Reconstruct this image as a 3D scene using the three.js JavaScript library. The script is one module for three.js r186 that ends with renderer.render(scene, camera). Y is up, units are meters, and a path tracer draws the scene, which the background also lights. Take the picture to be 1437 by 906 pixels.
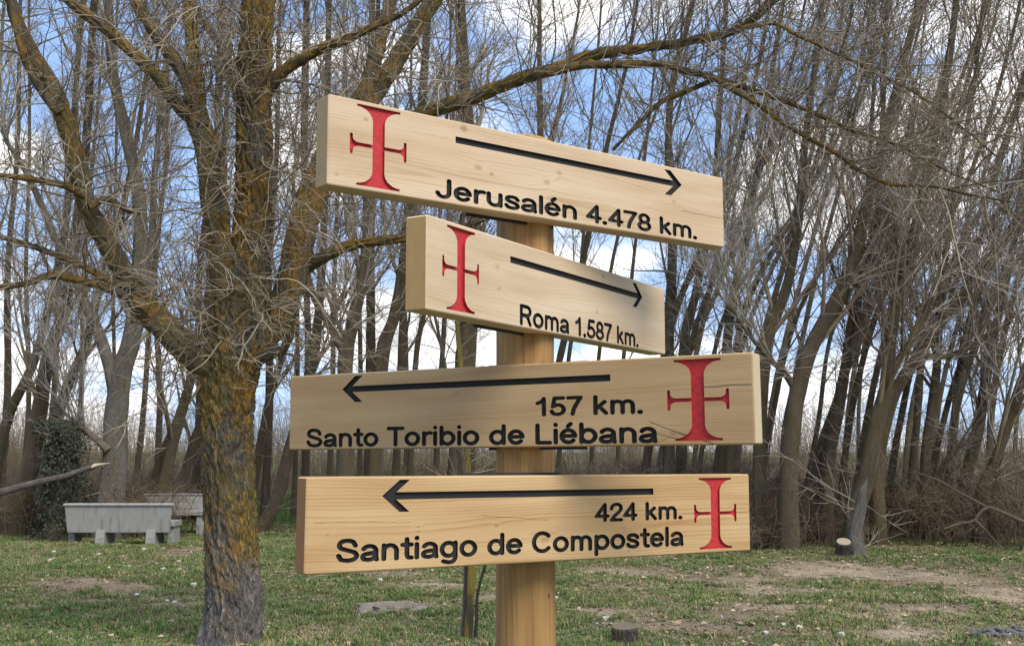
import * as THREE from 'three';
import { ImprovedNoise } from 'three/addons/math/ImprovedNoise.js';
import { mergeGeometries, toCreasedNormals } from 'three/addons/utils/BufferGeometryUtils.js';

// ---------------------------------------------------------------- camera, sky, sun, exposure
const scene = new THREE.Scene();
const FOCAL = 1547.56, PW = 1437, PH = 906, PITCH = THREE.MathUtils.degToRad(6.6255), EYE = 1.6;
const camera = new THREE.PerspectiveCamera(THREE.MathUtils.radToDeg(2 * Math.atan(PH / 2 / FOCAL)), PW / PH, 0.1, 2000);
camera.position.set(0, EYE, 0);
camera.rotation.x = PITCH;
const renderer = new THREE.WebGLRenderer({ antialias: true });
renderer.toneMapping = THREE.LinearToneMapping;
renderer.toneMappingExposure = 1.9;
renderer.shadowMap.enabled = true;
const SUN_DIR = new THREE.Vector3(0.62, 1.2, 0.80).normalize();
const sun = new THREE.DirectionalLight(new THREE.Color(1.0, 0.94, 0.83), 2.5);
sun.position.copy(SUN_DIR).multiplyScalar(60).add(new THREE.Vector3(0, 0, -14));
sun.target.position.set(0, 0, -14);
sun.shadow.radius = 70;
sun.shadow.mapSize.set(4096, 4096);
Object.assign(sun.shadow.camera, { left: -26, right: 26, top: 26, bottom: -26, near: 1, far: 140 });
scene.add(sun, sun.target);

const noiseGen = new ImprovedNoise();
const N3 = (x, y, z) => noiseGen.noise(x + 37.3, y + 91.7, z + 13.1);
const fbm = (x, y, z, o = 4) => { let a = 0.5, s = 0; for (let i = 0; i < o; i++) { s += a * N3(x, y, z); x = x * 2.03 + 5.1; y = y * 2.03 + 1.7; z = z * 2.03 + 9.2; a *= 0.5; } return s; };
const clamp = (x, a = 0, b = 1) => Math.min(b, Math.max(a, x));
const lerp = (a, b, t) => a + (b - a) * t;
const smooth = (a, b, x) => { const t = clamp((x - a) / (b - a)); return t * t * (3 - 2 * t); };
const mix3 = (a, b, t) => [lerp(a[0], b[0], t), lerp(a[1], b[1], t), lerp(a[2], b[2], t)];

{ // broken spring clouds over a blue sky, the same all the way round
  const w = 1024, h = 512, d = new Float32Array(w * h * 4);
  for (let j = 0; j < h; j++) for (let i = 0; i < w; i++) {
    const phi = ((i + 0.5) / w - 0.5) * 2 * Math.PI, th = ((j + 0.5) / h - 0.5) * Math.PI;
    const y = Math.sin(th), c = Math.cos(th), x = c * Math.cos(phi), z = c * Math.sin(phi);
    const up = Math.max(y, 0), air = Math.pow(1 - up, 4);
    let col = mix3([0.155, 0.285, 0.56], [0.40, 0.52, 0.70], air);
    const k = 1 / (up + 0.28), n = fbm(x * k * 2.1 + 4.2, 1.7, z * k * 2.1 + 0.6, 6);
    const cover = smooth(-0.03, 0.20, n);
    const body = 0.86 + 0.25 * fbm(x * k * 3 + 9, 4.1, z * k * 3, 4) - 0.45 * smooth(0.16, 0.45, n);
    col = mix3(col, [body, body * 0.995, body * 0.985], cover);
    if (y < 0) col = mix3(col, [0.25, 0.24, 0.2], smooth(0, -0.06, y));
    d.set([col[0], col[1], col[2], 1], (j * w + i) * 4);
  }
  const sky = new THREE.DataTexture(d, w, h, THREE.RGBAFormat, THREE.FloatType);
  sky.mapping = THREE.EquirectangularReflectionMapping;
  sky.magFilter = sky.minFilter = THREE.LinearFilter;
  sky.wrapS = THREE.RepeatWrapping;
  sky.needsUpdate = true;
  scene.background = sky;
  scene.environment = sky;
}

// ---------------------------------------------------------------- helpers
let seed = 1;
const R = () => { seed = (seed + 0x6D2B79F5) | 0; let t = Math.imul(seed ^ (seed >>> 15), 1 | seed); t = (t + Math.imul(t ^ (t >>> 7), 61 | t)) ^ t; return ((t ^ (t >>> 14)) >>> 0) / 4294967296; };
const rr = (a, b) => a + (b - a) * R();
const pick = (a) => a[Math.floor(R() * a.length)];
const V = (x, y, z) => new THREE.Vector3(x, y, z);
const CP = Math.cos(PITCH), SP = Math.sin(PITCH);
// surveyed bearing and height (as read off the photograph) at a given distance -> world point
function at(px, py, D) {
  const a = (px - PW / 2) / FOCAL, b = (PH / 2 - py) / FOCAL, k = D / (CP - b * SP);
  return V(a * k, EYE + (b * CP + SP) * k, -D);
}
const sizeAt = (w, D) => w / FOCAL * D * 1.01;
const groundNoise = (x, z) => 0.05 * N3(x * 0.25, 3, z * 0.25) + 0.025 * N3(x * 0.9, 7, z * 0.9) + 0.012 * N3(x * 2.7, 2, z * 2.7);
const groundY = (x, z) => groundNoise(x, z) + 0.10 * smooth(14.5, 16.5, -z) * smooth(2, 5, x) * (1 - smooth(30, 40, -z));
const onGround = (px, D) => { const x = (px - PW / 2) / FOCAL * D / CP * (1 + 0); const p = V(x, 0, -D); p.y = groundY(p.x, p.z); return p; };
const used = {};
const numbered = (n) => { const k = used[n] = (used[n] ?? -1) + 1; return k ? n + '_' + String(k).padStart(3, '0') : n; };
function tag(o, label, category, group, kind) { o.userData = { label, category }; if (group) o.userData.group = group; if (kind) o.userData.kind = kind; return o; }
function thing(name, label, category, pos, group) { const o = new THREE.Group(); o.name = numbered(name); if (pos) o.position.copy(pos); scene.add(o); return tag(o, label, category, group); }
function put(name, geo, mat, parent = scene) { const m = new THREE.Mesh(geo, mat); m.name = parent === scene ? numbered(name) : name; parent.add(m); return m; }

class Tubes { // collects tapered tubes in one geometry; with skin: true it lays bark texture coordinates (about a metre a tile) on them
  constructor(origin = V(0, 0, 0), skin = false) { this.o = origin; this.skin = skin; this.p = []; this.c = []; this.i = []; this.uv = []; this.seams = []; }
  add(pts, rad, sides, col, shape) {
    const n = pts.length, base = this.p.length / 3, cols = this.skin ? sides + 1 : sides, rep = this.skin ? Math.max(1, Math.round(Math.PI * 2 * rad[0] / 0.45)) : 1;
    let t = V(0, 0, 0), u = null, v = V(0, 0, 0), len = 0;
    for (let k = 0; k < n; k++) {
      t.subVectors(pts[Math.min(k + 1, n - 1)], pts[Math.max(k - 1, 0)]).normalize();
      if (!u) u = Math.abs(t.y) < 0.9 ? V(0, 1, 0) : V(1, 0, 0);
      u.addScaledVector(t, -u.dot(t)).normalize();
      v.crossVectors(t, u);
      if (k) len += pts[k].distanceTo(pts[k - 1]);
      for (let s = 0; s < cols; s++) {
        const a = (s % sides) / sides * Math.PI * 2, cs = Math.cos(a), sn = Math.sin(a);
        const r = rad[k] + (shape ? shape(a, len, rad[k], pts[k]) : 0);
        const x = pts[k].x + (u.x * cs + v.x * sn) * r, y = pts[k].y + (u.y * cs + v.y * sn) * r, z = pts[k].z + (u.z * cs + v.z * sn) * r;
        this.p.push(x - this.o.x, y - this.o.y, z - this.o.z);
        const q = typeof col === 'function' ? col(x, y, z) : col;
        this.c.push(q[0], q[1], q[2]);
        if (this.skin) this.uv.push(s / sides * rep, len / 0.75);
      }
      if (this.skin) this.seams.push(base + k * cols, base + k * cols + sides);
    }
    for (let k = 0; k < n - 1; k++) for (let s = 0; s < sides; s++) {
      const a = base + k * cols + s, b = base + k * cols + (this.skin ? s + 1 : (s + 1) % sides), c = a + cols, d = b + cols;
      this.i.push(a, b, c, b, d, c);
    }
    if (rad[n - 1] > 0.012) { // close a blunt end
      const e = base + (n - 1) * cols, m = this.p.length / 3, q = pts[n - 1];
      this.p.push(q.x - this.o.x, q.y - this.o.y, q.z - this.o.z);
      const w = typeof col === 'function' ? col(q.x, q.y, q.z) : col; this.c.push(w[0], w[1], w[2]);
      if (this.skin) this.uv.push(0.5, len / 1.1);
      for (let s = 0; s < sides; s++) this.i.push(e + s, e + (this.skin ? s + 1 : (s + 1) % sides), m);
    }
    return this;
  }
  geo() {
    const g = new THREE.BufferGeometry();
    g.setAttribute('position', new THREE.Float32BufferAttribute(this.p, 3));
    g.setAttribute('color', new THREE.Float32BufferAttribute(this.c, 3));
    if (this.skin) g.setAttribute('uv', new THREE.Float32BufferAttribute(this.uv, 2));
    g.setIndex(this.i);
    g.computeVertexNormals();
    const N = g.attributes.normal, A = V(0, 0, 0), B = V(0, 0, 0);
    for (let k = 0; k < this.seams.length; k += 2) { A.fromBufferAttribute(N, this.seams[k]).add(B.fromBufferAttribute(N, this.seams[k + 1])).normalize(); N.setXYZ(this.seams[k], A.x, A.y, A.z); N.setXYZ(this.seams[k + 1], A.x, A.y, A.z); }
    return g;
  }
}
const curvePts = (pts, n) => new THREE.CatmullRomCurve3(pts, false, 'centripetal').getPoints(n);
const dataTex = (w, h, fn, srgb = true) => {
  const d = new Uint8Array(w * h * 4);
  for (let j = 0; j < h; j++) for (let i = 0; i < w; i++) {
    const c = fn(i / w, j / h), o = (j * w + i) * 4;
    for (let k = 0; k < 3; k++) { let v = clamp(c[k]); if (srgb) v = v < 0.0031308 ? v * 12.92 : 1.055 * Math.pow(v, 1 / 2.4) - 0.055; d[o + k] = v * 255; }
    d[o + 3] = 255;
  }
  const t = new THREE.DataTexture(d, w, h);
  t.magFilter = THREE.LinearFilter; t.minFilter = THREE.LinearFilter; t.wrapS = t.wrapT = THREE.RepeatWrapping;
  if (srgb) t.colorSpace = THREE.SRGBColorSpace;
  t.needsUpdate = true;
  return t;
};
const barkSkin = { // fissured bark, 0.45 m round by 1.1 m along; tiles both ways
  map: dataTex(512, 1024, (u, v) => { const a = u * Math.PI * 2, x = Math.cos(a) * 1.1, z = Math.sin(a) * 1.1, f = 1.05 + 0.55 * N3(x * 5, v * 7, z * 5) + 0.42 * N3(x * 16, v * 34, z * 16) + 0.30 * N3(x * 40, v * 110, z * 40); return [f, f * (1 + 0.06 * N3(x * 3, v * 5, z * 3 + 7)), f * (0.97 + 0.12 * N3(x * 4, v * 6, z * 4 + 3))]; }),
  bumpMap: dataTex(512, 1024, (u, v) => { const a = u * Math.PI * 2, w = 0.12 * N3(Math.cos(a) * 3, v * 9, Math.sin(a) * 3), x = Math.cos(a) * 1.1 + w, z = Math.sin(a) * 1.1 + w, A = Math.min(1, Math.abs(N3(x * 6, v * 5, z * 6)) * 3.6), B = Math.min(1, Math.abs(N3(x * 13, v * 13, z * 13 + 4)) * 3.2), s = 0.62 * A + 0.3 * A * B + 0.08 * N3(x * 40, v * 120, z * 40); return [s, s, s]; }, false),
};
barkSkin.map.wrapT = barkSkin.bumpMap.wrapT = THREE.MirroredRepeatWrapping;
const barkMat = new THREE.MeshStandardMaterial({ vertexColors: true, roughness: 0.95, ...barkSkin, bumpScale: 0.03 });
const fineBarkMat = new THREE.MeshStandardMaterial({ vertexColors: true, roughness: 0.95, ...barkSkin, bumpScale: 0.012 });
const twigMat = new THREE.MeshStandardMaterial({ vertexColors: true, roughness: 0.85 });

// ---------------------------------------------------------------- ground
// how grassy the soil is (1 grass, 0 bare earth); the bare spots are where the photograph shows them
const barePatch = [];
for (const [px, py, w, h] of [[605, 826, 95, 14], [150, 841, 48, 10], [112, 873, 34, 9], [130, 818, 120, 22], [190, 825, 70, 12], [262, 776, 60, 8], [80, 758, 60, 12], [40, 850, 50, 9], [545, 806, 90, 8],
  [910, 802, 140, 10], [1010, 812, 130, 14], [1080, 826, 120, 12], [1190, 806, 160, 18], [1330, 812, 190, 26], [1400, 835, 90, 20], [860, 858, 110, 14], [1075, 850, 90, 16], [955, 880, 150, 18], [1250, 886, 110, 16], [1130, 800, 90, 12],
  [870, 822, 70, 8], [1030, 862, 60, 12], [700, 840, 90, 12], [240, 846, 60, 6], [1290, 850, 90, 10], [840, 800, 60, 6]]) {
  const g = (y) => EYE / Math.tan(Math.atan((y - PH / 2) / FOCAL) - PITCH);
  const D = g(py), x = (px - PW / 2) / FOCAL * D, rx = w / 2 / FOCAL * D * 1.25, rz = Math.abs(g(py - h / 2) - g(py + h / 2)) / 2 * 1.1;
  barePatch.push([x, -D, rx, rz]);
}
function grassy(x, z) {
  let g = 0.61 + 1.0 * fbm(x * 0.55, 1.3, z * 0.42, 4) - 0.12 * smooth(-0.5, 3.5, x) + 0.10 * smooth(-1, -4, x);
  g += 0.30 * N3(x * 3.1, 5.2, z * 3.1) + 0.28 * N3(x * 9, 5.2, z * 9);
  for (const [bx, bz, rx, rz] of barePatch) {
    const q = Math.hypot((x - bx) / rx, (z - bz) / rz) + 0.6 * N3(x * 4, 8, z * 4) + 0.5 * N3(x * 11, 8, z * 11);
    if (q < 1.5) g -= 0.66 * (1 - smooth(0.3, 1.5, q));
  }
  return g;
}
const soilCol = (x, z) => {
  const a = fbm(x * 1.3, 20, z * 1.3, 3), b = N3(x * 7, 2, z * 7);
  let c = mix3([0.17, 0.125, 0.075], [0.40, 0.315, 0.21], clamp(0.42 + 1.3 * a + 0.5 * b));
  return mix3(c, [0.21, 0.145, 0.08], clamp(N3(x * 0.8, 44, z * 0.8) * 1.2));
};
const turfCol = (x, z) => mix3([0.070, 0.095, 0.028], [0.145, 0.140, 0.060], clamp(0.45 + 1.2 * fbm(x * 1.7, 9, z * 1.7, 3)));
{
  const ax = [], az = [];
  for (let x = -14; x <= 14.001; x += 0.1) ax.push(x);
  for (let s = 0.12, x = 14; x < 900; s *= 1.22) { x += s; ax.push(x); ax.unshift(-x); }
  for (let z = -7.5; z > -26; z -= 0.1) az.push(z);
  for (let s = 0.12, z = -26; z > -1200; s *= 1.2) { z -= s; az.push(z); }
  for (let s = 0.12, z = -7.5; z < 500; s *= 1.25) { z += s; az.unshift(z); }
  const p = [], c = [], uv = [], id = [];
  for (const z of az) for (const x of ax) {
    p.push(x, groundY(x, z), z); uv.push(x / 1.7, z / 1.7);
    const far = smooth(26, 30, -z), g = smooth(0.18, 0.52, grassy(x, z));
    const col = mix3(mix3(soilCol(x, z), turfCol(x, z), g), [0.085, 0.15, 0.035], far);
    c.push(...col);
  }
  const w = ax.length;
  for (let j = 0; j < az.length - 1; j++) for (let i = 0; i < w - 1; i++) { const a = j * w + i; id.push(a, a + 1, a + w, a + 1, a + w + 1, a + w); }
  const g = new THREE.BufferGeometry();
  g.setAttribute('position', new THREE.Float32BufferAttribute(p, 3));
  g.setAttribute('color', new THREE.Float32BufferAttribute(c, 3));
  g.setAttribute('uv', new THREE.Float32BufferAttribute(uv, 2));
  // az runs from +z to -z: flip the winding so that normals point up
  for (let k = 0; k < id.length; k += 3) { const t = id[k + 1]; id[k + 1] = id[k + 2]; id[k + 2] = t; }
  g.setIndex(id); g.computeVertexNormals();
  if (g.attributes.normal.getY(1000) < 0) { for (let k = 0; k < id.length; k += 3) { const t = id[k + 1]; id[k + 1] = id[k + 2]; id[k + 2] = t; } g.setIndex(id); g.computeVertexNormals(); }
  const grain = dataTex(512, 512, (u, v) => {
    const s = 0.80 + 0.45 * (N3(u * 60, v * 60, 1) * 0.6 + N3(u * 170, v * 170, 2) * 0.7) + 0.15 * N3(u * 14, v * 14, 3);
    return [s, s, s * 0.98];
  });
  const bump = dataTex(512, 512, (u, v) => { const s = 0.5 + 0.5 * (N3(u * 48, v * 48, 11) * 0.7 + N3(u * 120, v * 120, 12) * 0.5); return [s, s, s]; }, false);
  const m = put('ground', g, new THREE.MeshStandardMaterial({ vertexColors: true, map: grain, bumpMap: bump, bumpScale: 0.02, roughness: 1 }));
  m.userData = { label: 'rough grassy ground with worn sandy patches', category: 'ground', kind: 'structure' };
}

// ---------------------------------------------------------------- signpost: lettering cut with a round cutter
const arc = (cx, cy, rx, ry, a0, a1, n = 18) => Array.from({ length: n + 1 }, (_, i) => { const a = lerp(a0, a1, i / n) * Math.PI / 180; return [cx + rx * Math.cos(a), cy + ry * Math.sin(a)]; });
const sp = (...q) => new THREE.SplineCurve(q.map(([x, y]) => new THREE.Vector2(x, y))).getPoints(q.length * 5).map((v) => [v.x, v.y]);
const GL = {
  o: [0.74, arc(0.36, 0.37, 0.265, 0.285, 0, 360, 30)],
  e: [0.71, [[0.10, 0.385], [0.61, 0.385]], arc(0.35, 0.37, 0.26, 0.285, 3, 318, 26)],
  a: [0.72, [[0.60, 0.085], [0.575, 0.2], [0.575, 0.46]], arc(0.345, 0.46, 0.23, 0.195, 155, 0, 14), sp([0.575, 0.385], [0.40, 0.345], [0.20, 0.32], [0.105, 0.22], [0.15, 0.115], [0.29, 0.085], [0.45, 0.12], [0.575, 0.25])],
  n: [0.74, [[0.14, 0.085], [0.14, 0.655]], arc(0.37, 0.42, 0.23, 0.235, 180, 0), [[0.60, 0.42], [0.60, 0.085]]],
  m: [1.06, [[0.14, 0.085], [0.14, 0.655]], arc(0.335, 0.45, 0.195, 0.205, 180, 0), [[0.53, 0.45], [0.53, 0.085]], arc(0.725, 0.45, 0.195, 0.205, 180, 0), [[0.92, 0.45], [0.92, 0.085]]],
  r: [0.50, [[0.14, 0.085], [0.14, 0.655]], arc(0.38, 0.40, 0.24, 0.255, 170, 72)],
  u: [0.73, [[0.13, 0.655], [0.13, 0.32]], arc(0.36, 0.32, 0.23, 0.235, 180, 360), [[0.59, 0.655], [0.59, 0.085]]],
  s: [0.66, sp([0.55, 0.53], [0.47, 0.63], [0.32, 0.655], [0.17, 0.62], [0.12, 0.51], [0.21, 0.42], [0.45, 0.34], [0.55, 0.23], [0.49, 0.12], [0.33, 0.085], [0.17, 0.115], [0.10, 0.21])],
  S: [0.84, sp([0.68, 0.70], [0.59, 0.86], [0.40, 0.915], [0.20, 0.87], [0.12, 0.72], [0.20, 0.59], [0.42, 0.51], [0.65, 0.42], [0.73, 0.27], [0.63, 0.13], [0.42, 0.085], [0.20, 0.13], [0.10, 0.30])],
  t: [0.48, sp([0.24, 0.88], [0.24, 0.55], [0.24, 0.25], [0.29, 0.11], [0.41, 0.09]), [[0.08, 0.645], [0.41, 0.645]]],
  i: [0.27, [[0.13, 0.085], [0.13, 0.655]], [[0.13, 0.905], [0.13, 0.925]]],
  l: [0.27, [[0.13, 0.085], [0.13, 0.915]]],
  b: [0.77, [[0.14, 0.085], [0.14, 0.915]], arc(0.40, 0.37, 0.26, 0.285, 0, 360, 30)],
  d: [0.77, [[0.62, 0.085], [0.62, 0.915]], arc(0.36, 0.37, 0.26, 0.285, 0, 360, 30)],
  p: [0.77, [[0.14, -0.19], [0.14, 0.655]], arc(0.40, 0.37, 0.26, 0.285, 0, 360, 30)],
  g: [0.76, arc(0.35, 0.37, 0.26, 0.285, 0, 360, 30), sp([0.61, 0.655], [0.61, 0.35], [0.61, 0.02], [0.53, -0.15], [0.35, -0.20], [0.15, -0.14])],
  k: [0.66, [[0.14, 0.085], [0.14, 0.915]], [[0.14, 0.30], [0.50, 0.655]], [[0.28, 0.43], [0.55, 0.085]]],
  T: [0.80, [[0.08, 0.915], [0.72, 0.915]], [[0.40, 0.915], [0.40, 0.085]]],
  L: [0.72, [[0.14, 0.915], [0.14, 0.085], [0.62, 0.085]]],
  C: [0.90, arc(0.46, 0.5, 0.36, 0.415, 42, 318, 28)],
  R: [0.86, [[0.14, 0.085], [0.14, 0.915], [0.48, 0.915]], arc(0.48, 0.705, 0.22, 0.21, 90, -90), [[0.48, 0.495], [0.14, 0.495]], sp([0.42, 0.495], [0.56, 0.38], [0.70, 0.085])],
  J: [0.66, [[0.50, 0.915], [0.50, 0.31]], arc(0.29, 0.31, 0.21, 0.225, 0, -170)],
  1: [0.62, sp([0.12, 0.68], [0.30, 0.77], [0.38, 0.915]), [[0.38, 0.915], [0.38, 0.085]]],
  2: [0.68, sp([0.10, 0.68], [0.15, 0.83], [0.32, 0.915], [0.50, 0.87], [0.57, 0.70], [0.48, 0.52], [0.28, 0.33], [0.10, 0.085]), [[0.10, 0.085], [0.58, 0.085]]],
  4: [0.70, [[0.48, 0.085], [0.48, 0.915], [0.07, 0.30], [0.62, 0.30]]],
  5: [0.68, [[0.55, 0.915], [0.20, 0.915], [0.13, 0.48]], sp([0.13, 0.48], [0.30, 0.57], [0.48, 0.52], [0.58, 0.34], [0.50, 0.15], [0.32, 0.085], [0.15, 0.13], [0.08, 0.25])],
  7: [0.66, sp([0.58, 0.915], [0.42, 0.62], [0.30, 0.35], [0.25, 0.085]), [[0.08, 0.915], [0.58, 0.915]]],
  8: [0.68, arc(0.34, 0.70, 0.20, 0.215, 0, 360, 26), arc(0.34, 0.29, 0.25, 0.205, 0, 360, 26)],
  '.': [0.30, [[0.13, 0.095], [0.14, 0.095]]], ' ': [0.36],
};
GL['é'] = [...GL.e, [[0.34, 0.83], [0.44, 0.95]]];
const outlineCache = {};
function glyphOutline(ch, sw) { // distance field of the strokes -> contours (marching squares)
  const key = ch + sw; if (outlineCache[key]) return outlineCache[key];
  const strokes = GL[ch].slice(1); if (!strokes.length) return outlineCache[key] = [];
  const q = 1 / 44, x0 = -0.12, y0 = -0.36, nx = Math.ceil((GL[ch][0] + 0.3) / q), ny = Math.ceil(1.55 / q), f = new Float32Array((nx + 1) * (ny + 1)), rad = ch === '.' ? sw * 0.6 : sw / 2;
  for (let j = 0; j <= ny; j++) for (let i = 0; i <= nx; i++) {
    const x = x0 + i * q, y = y0 + j * q; let m = 9;
    for (const s of strokes) for (let k = 0; k < s.length - 1; k++) {
      const [ax, ay] = s[k], dx = s[k + 1][0] - ax, dy = s[k + 1][1] - ay, t = clamp(((x - ax) * dx + (y - ay) * dy) / (dx * dx + dy * dy + 1e-12));
      m = Math.min(m, Math.hypot(x - ax - dx * t, y - ay - dy * t));
    }
    f[j * (nx + 1) + i] = rad - m + 1e-7;
  }
  const segs = new Map(), P = {};
  const edge = (i, j, d) => { // d 0: along x, 1: along y
    const id = (j * (nx + 1) + i) * 2 + d; if (P[id]) return id;
    const a = f[j * (nx + 1) + i], b = d ? f[(j + 1) * (nx + 1) + i] : f[j * (nx + 1) + i + 1], t = a / (a - b);
    P[id] = [x0 + (i + (d ? 0 : t)) * q, y0 + (j + (d ? t : 0)) * q]; return id;
  };
  for (let j = 0; j < ny; j++) for (let i = 0; i < nx; i++) {
    const a = f[j * (nx + 1) + i] > 0, b = f[j * (nx + 1) + i + 1] > 0, c = f[(j + 1) * (nx + 1) + i + 1] > 0, d = f[(j + 1) * (nx + 1) + i] > 0, code = a | b << 1 | c << 2 | d << 3;
    if (code === 0 || code === 15) continue;
    const S = () => edge(i, j, 0), E = () => edge(i + 1, j, 1), Nn = () => edge(i, j + 1, 0), W = () => edge(i, j, 1), add = (u, v) => segs.set(u, v);
    ({ 1: () => add(S(), W()), 2: () => add(E(), S()), 3: () => add(E(), W()), 4: () => add(Nn(), E()), 5: () => { add(S(), E()); add(Nn(), W()); }, 6: () => add(Nn(), S()), 7: () => add(Nn(), W()),
      8: () => add(W(), Nn()), 9: () => add(S(), Nn()), 10: () => { add(E(), Nn()); add(W(), S()); }, 11: () => add(E(), Nn()), 12: () => add(W(), E()), 13: () => add(S(), E()), 14: () => add(W(), S()) })[code]();
  }
  const out = [];
  while (segs.size) {
    const start = segs.keys().next().value; let k = start; const loop = [];
    while (segs.has(k)) { loop.push(P[k]); const n = segs.get(k); segs.delete(k); k = n; }
    const keep = []; // drop points that lie on a straight run
    for (let i = 0; i < loop.length; i++) { const p = keep.length ? keep[keep.length - 1] : loop[loop.length - 1], c = loop[i], n = loop[(i + 1) % loop.length], L = Math.hypot(n[0] - p[0], n[1] - p[1]); if (Math.abs((n[0] - p[0]) * (c[1] - p[1]) - (n[1] - p[1]) * (c[0] - p[0])) / (L + 1e-9) > 0.0025 || Math.hypot(c[0] - p[0], c[1] - p[1]) > 0.3) keep.push(c); }
    if (keep.length > 2) out.push(keep);
  }
  return outlineCache[key] = out;
}
const areaOf = (l) => { let a = 0; for (let i = 0; i < l.length; i++) { const p = l[i], q = l[(i + 1) % l.length]; a += p[0] * q[1] - q[0] * p[1]; } return a / 2; };
const vec2s = (l) => l.map(([x, y]) => new THREE.Vector2(x, y));
const shapeOf = (outer, holes = []) => { const s = new THREE.Shape(vec2s(outer)); s.holes = holes.map((h) => new THREE.Path(vec2s(h))); return s; };
function cutGeometry(outer, holes, depth) { // floor and walls of a routed recess
  const fl = new THREE.ShapeGeometry(shapeOf(outer, holes)); fl.translate(0, 0, -depth);
  const p = [], uv = [];
  for (const l of [outer, ...holes]) for (let i = 0; i < l.length; i++) {
    const a = l[i], b = l[(i + 1) % l.length];
    p.push(a[0], a[1], 0, b[0], b[1], 0, b[0], b[1], -depth, a[0], a[1], 0, b[0], b[1], -depth, a[0], a[1], -depth);
    for (let k = 0; k < 6; k++) uv.push(0, 0);
  }
  const w = new THREE.BufferGeometry();
  w.setAttribute('position', new THREE.Float32BufferAttribute(p, 3)); w.setAttribute('uv', new THREE.Float32BufferAttribute(uv, 2));
  w.computeVertexNormals();
  return mergeGeometries([fl.toNonIndexed(), w]);
}
function textCuts(str, x0, x1, base, cap) {
  let adv = 0; const list = [];
  for (const ch of str) { for (const loop of [0]) list.push([ch, adv]); adv += GL[ch][0]; }
  const last = str[str.length - 1], lead = 0.05, total = adv - lead - (last === '.' ? 0.06 : 0.08), sx = (x1 - x0) / total, out = [];
  for (const [ch, a] of list) {
    const loops = glyphOutline(ch, 0.185).map((l) => l.map(([x, y]) => [x0 + (x + a - lead) * sx, base + y * cap]));
    const outers = loops.filter((l) => areaOf(l) > 0), holes = loops.filter((l) => areaOf(l) < 0);
    if (outers.length === 0 && loops.length) throw new Error('winding ' + ch);
    for (const o of outers) {
      const inside = holes.filter((h) => { const [hx, hy] = h[0]; let c = false; for (let i = 0, j = o.length - 1; i < o.length; j = i++) if ((o[i][1] > hy) !== (o[j][1] > hy) && hx < (o[j][0] - o[i][0]) * (hy - o[i][1]) / (o[j][1] - o[i][1]) + o[i][0]) c = !c; return c; });
      out.push({ kind: 'letter', outer: o, holes: inside });
    }
  }
  return out;
}
function crossCut(c) { // cross with flared, serifed ends
  const q = []; const put4 = (l) => q.push(...l);
  const H = 0.0905, T = 0.055, s = 0.0152, A = 0.0730, a = 0.0042, S = 0.0235, e = 0.0042, arm = 0.0005;
  const top = [], n = 7;
  // right half of the upper end, from the arm up to the serif
  const flare = []; for (let i = 0; i <= n; i++) { const t = i / n * Math.PI / 2; flare.push([s + (T - s) * (1 - Math.cos(t)), H - 0.005 - 0.030 * (1 - Math.sin(t))]); }
  const armTop = []; for (let i = 0; i <= 4; i++) { const t = i / 4 * Math.PI / 2; armTop.push([A - e * 2 - 0.014 + 0.014 * Math.sin(t), a + 0.010 * (1 - Math.cos(t))]); }
  const quarter = [...[[T, H], [T, H - 0.004]], ...flare.slice().reverse(), [s, a], ...armTop, [A - e * 2 + 0.0002, S - 0.002], [A - e, S], [A - 0.001, S - 0.0025]];
  const Q1 = quarter.map(([x, y]) => [x, y + 0]); // clockwise from the top to the right tip
  const full = [...Q1, ...Q1.slice().reverse().map(([x, y]) => [x, -y]), ...Q1.map(([x, y]) => [-x, -y]), ...Q1.slice().reverse().map(([x, y]) => [-x, y])];
  return { kind: 'cross', outer: full.reverse().map(([x, y]) => [c + x, y + arm]), holes: [] };
}
function arrowCut(start, tip, v) {
  const d = Math.sign(tip - start), h = 0.0078, k = 0.0345, lead = 0.042, tail = 0.066, f = (dx) => tip - d * dx, notch = tail - lead + h * lead / k;
  const l = [[start, v - h], [f(notch), v - h], [f(tail), v - k], [f(lead), v - k], [tip, v], [f(lead), v + k], [f(tail), v + k], [f(notch), v + h], [start, v + h]];
  if (areaOf(l) < 0) l.reverse();
  return { kind: 'arrow', outer: l, holes: [] };
}
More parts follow.
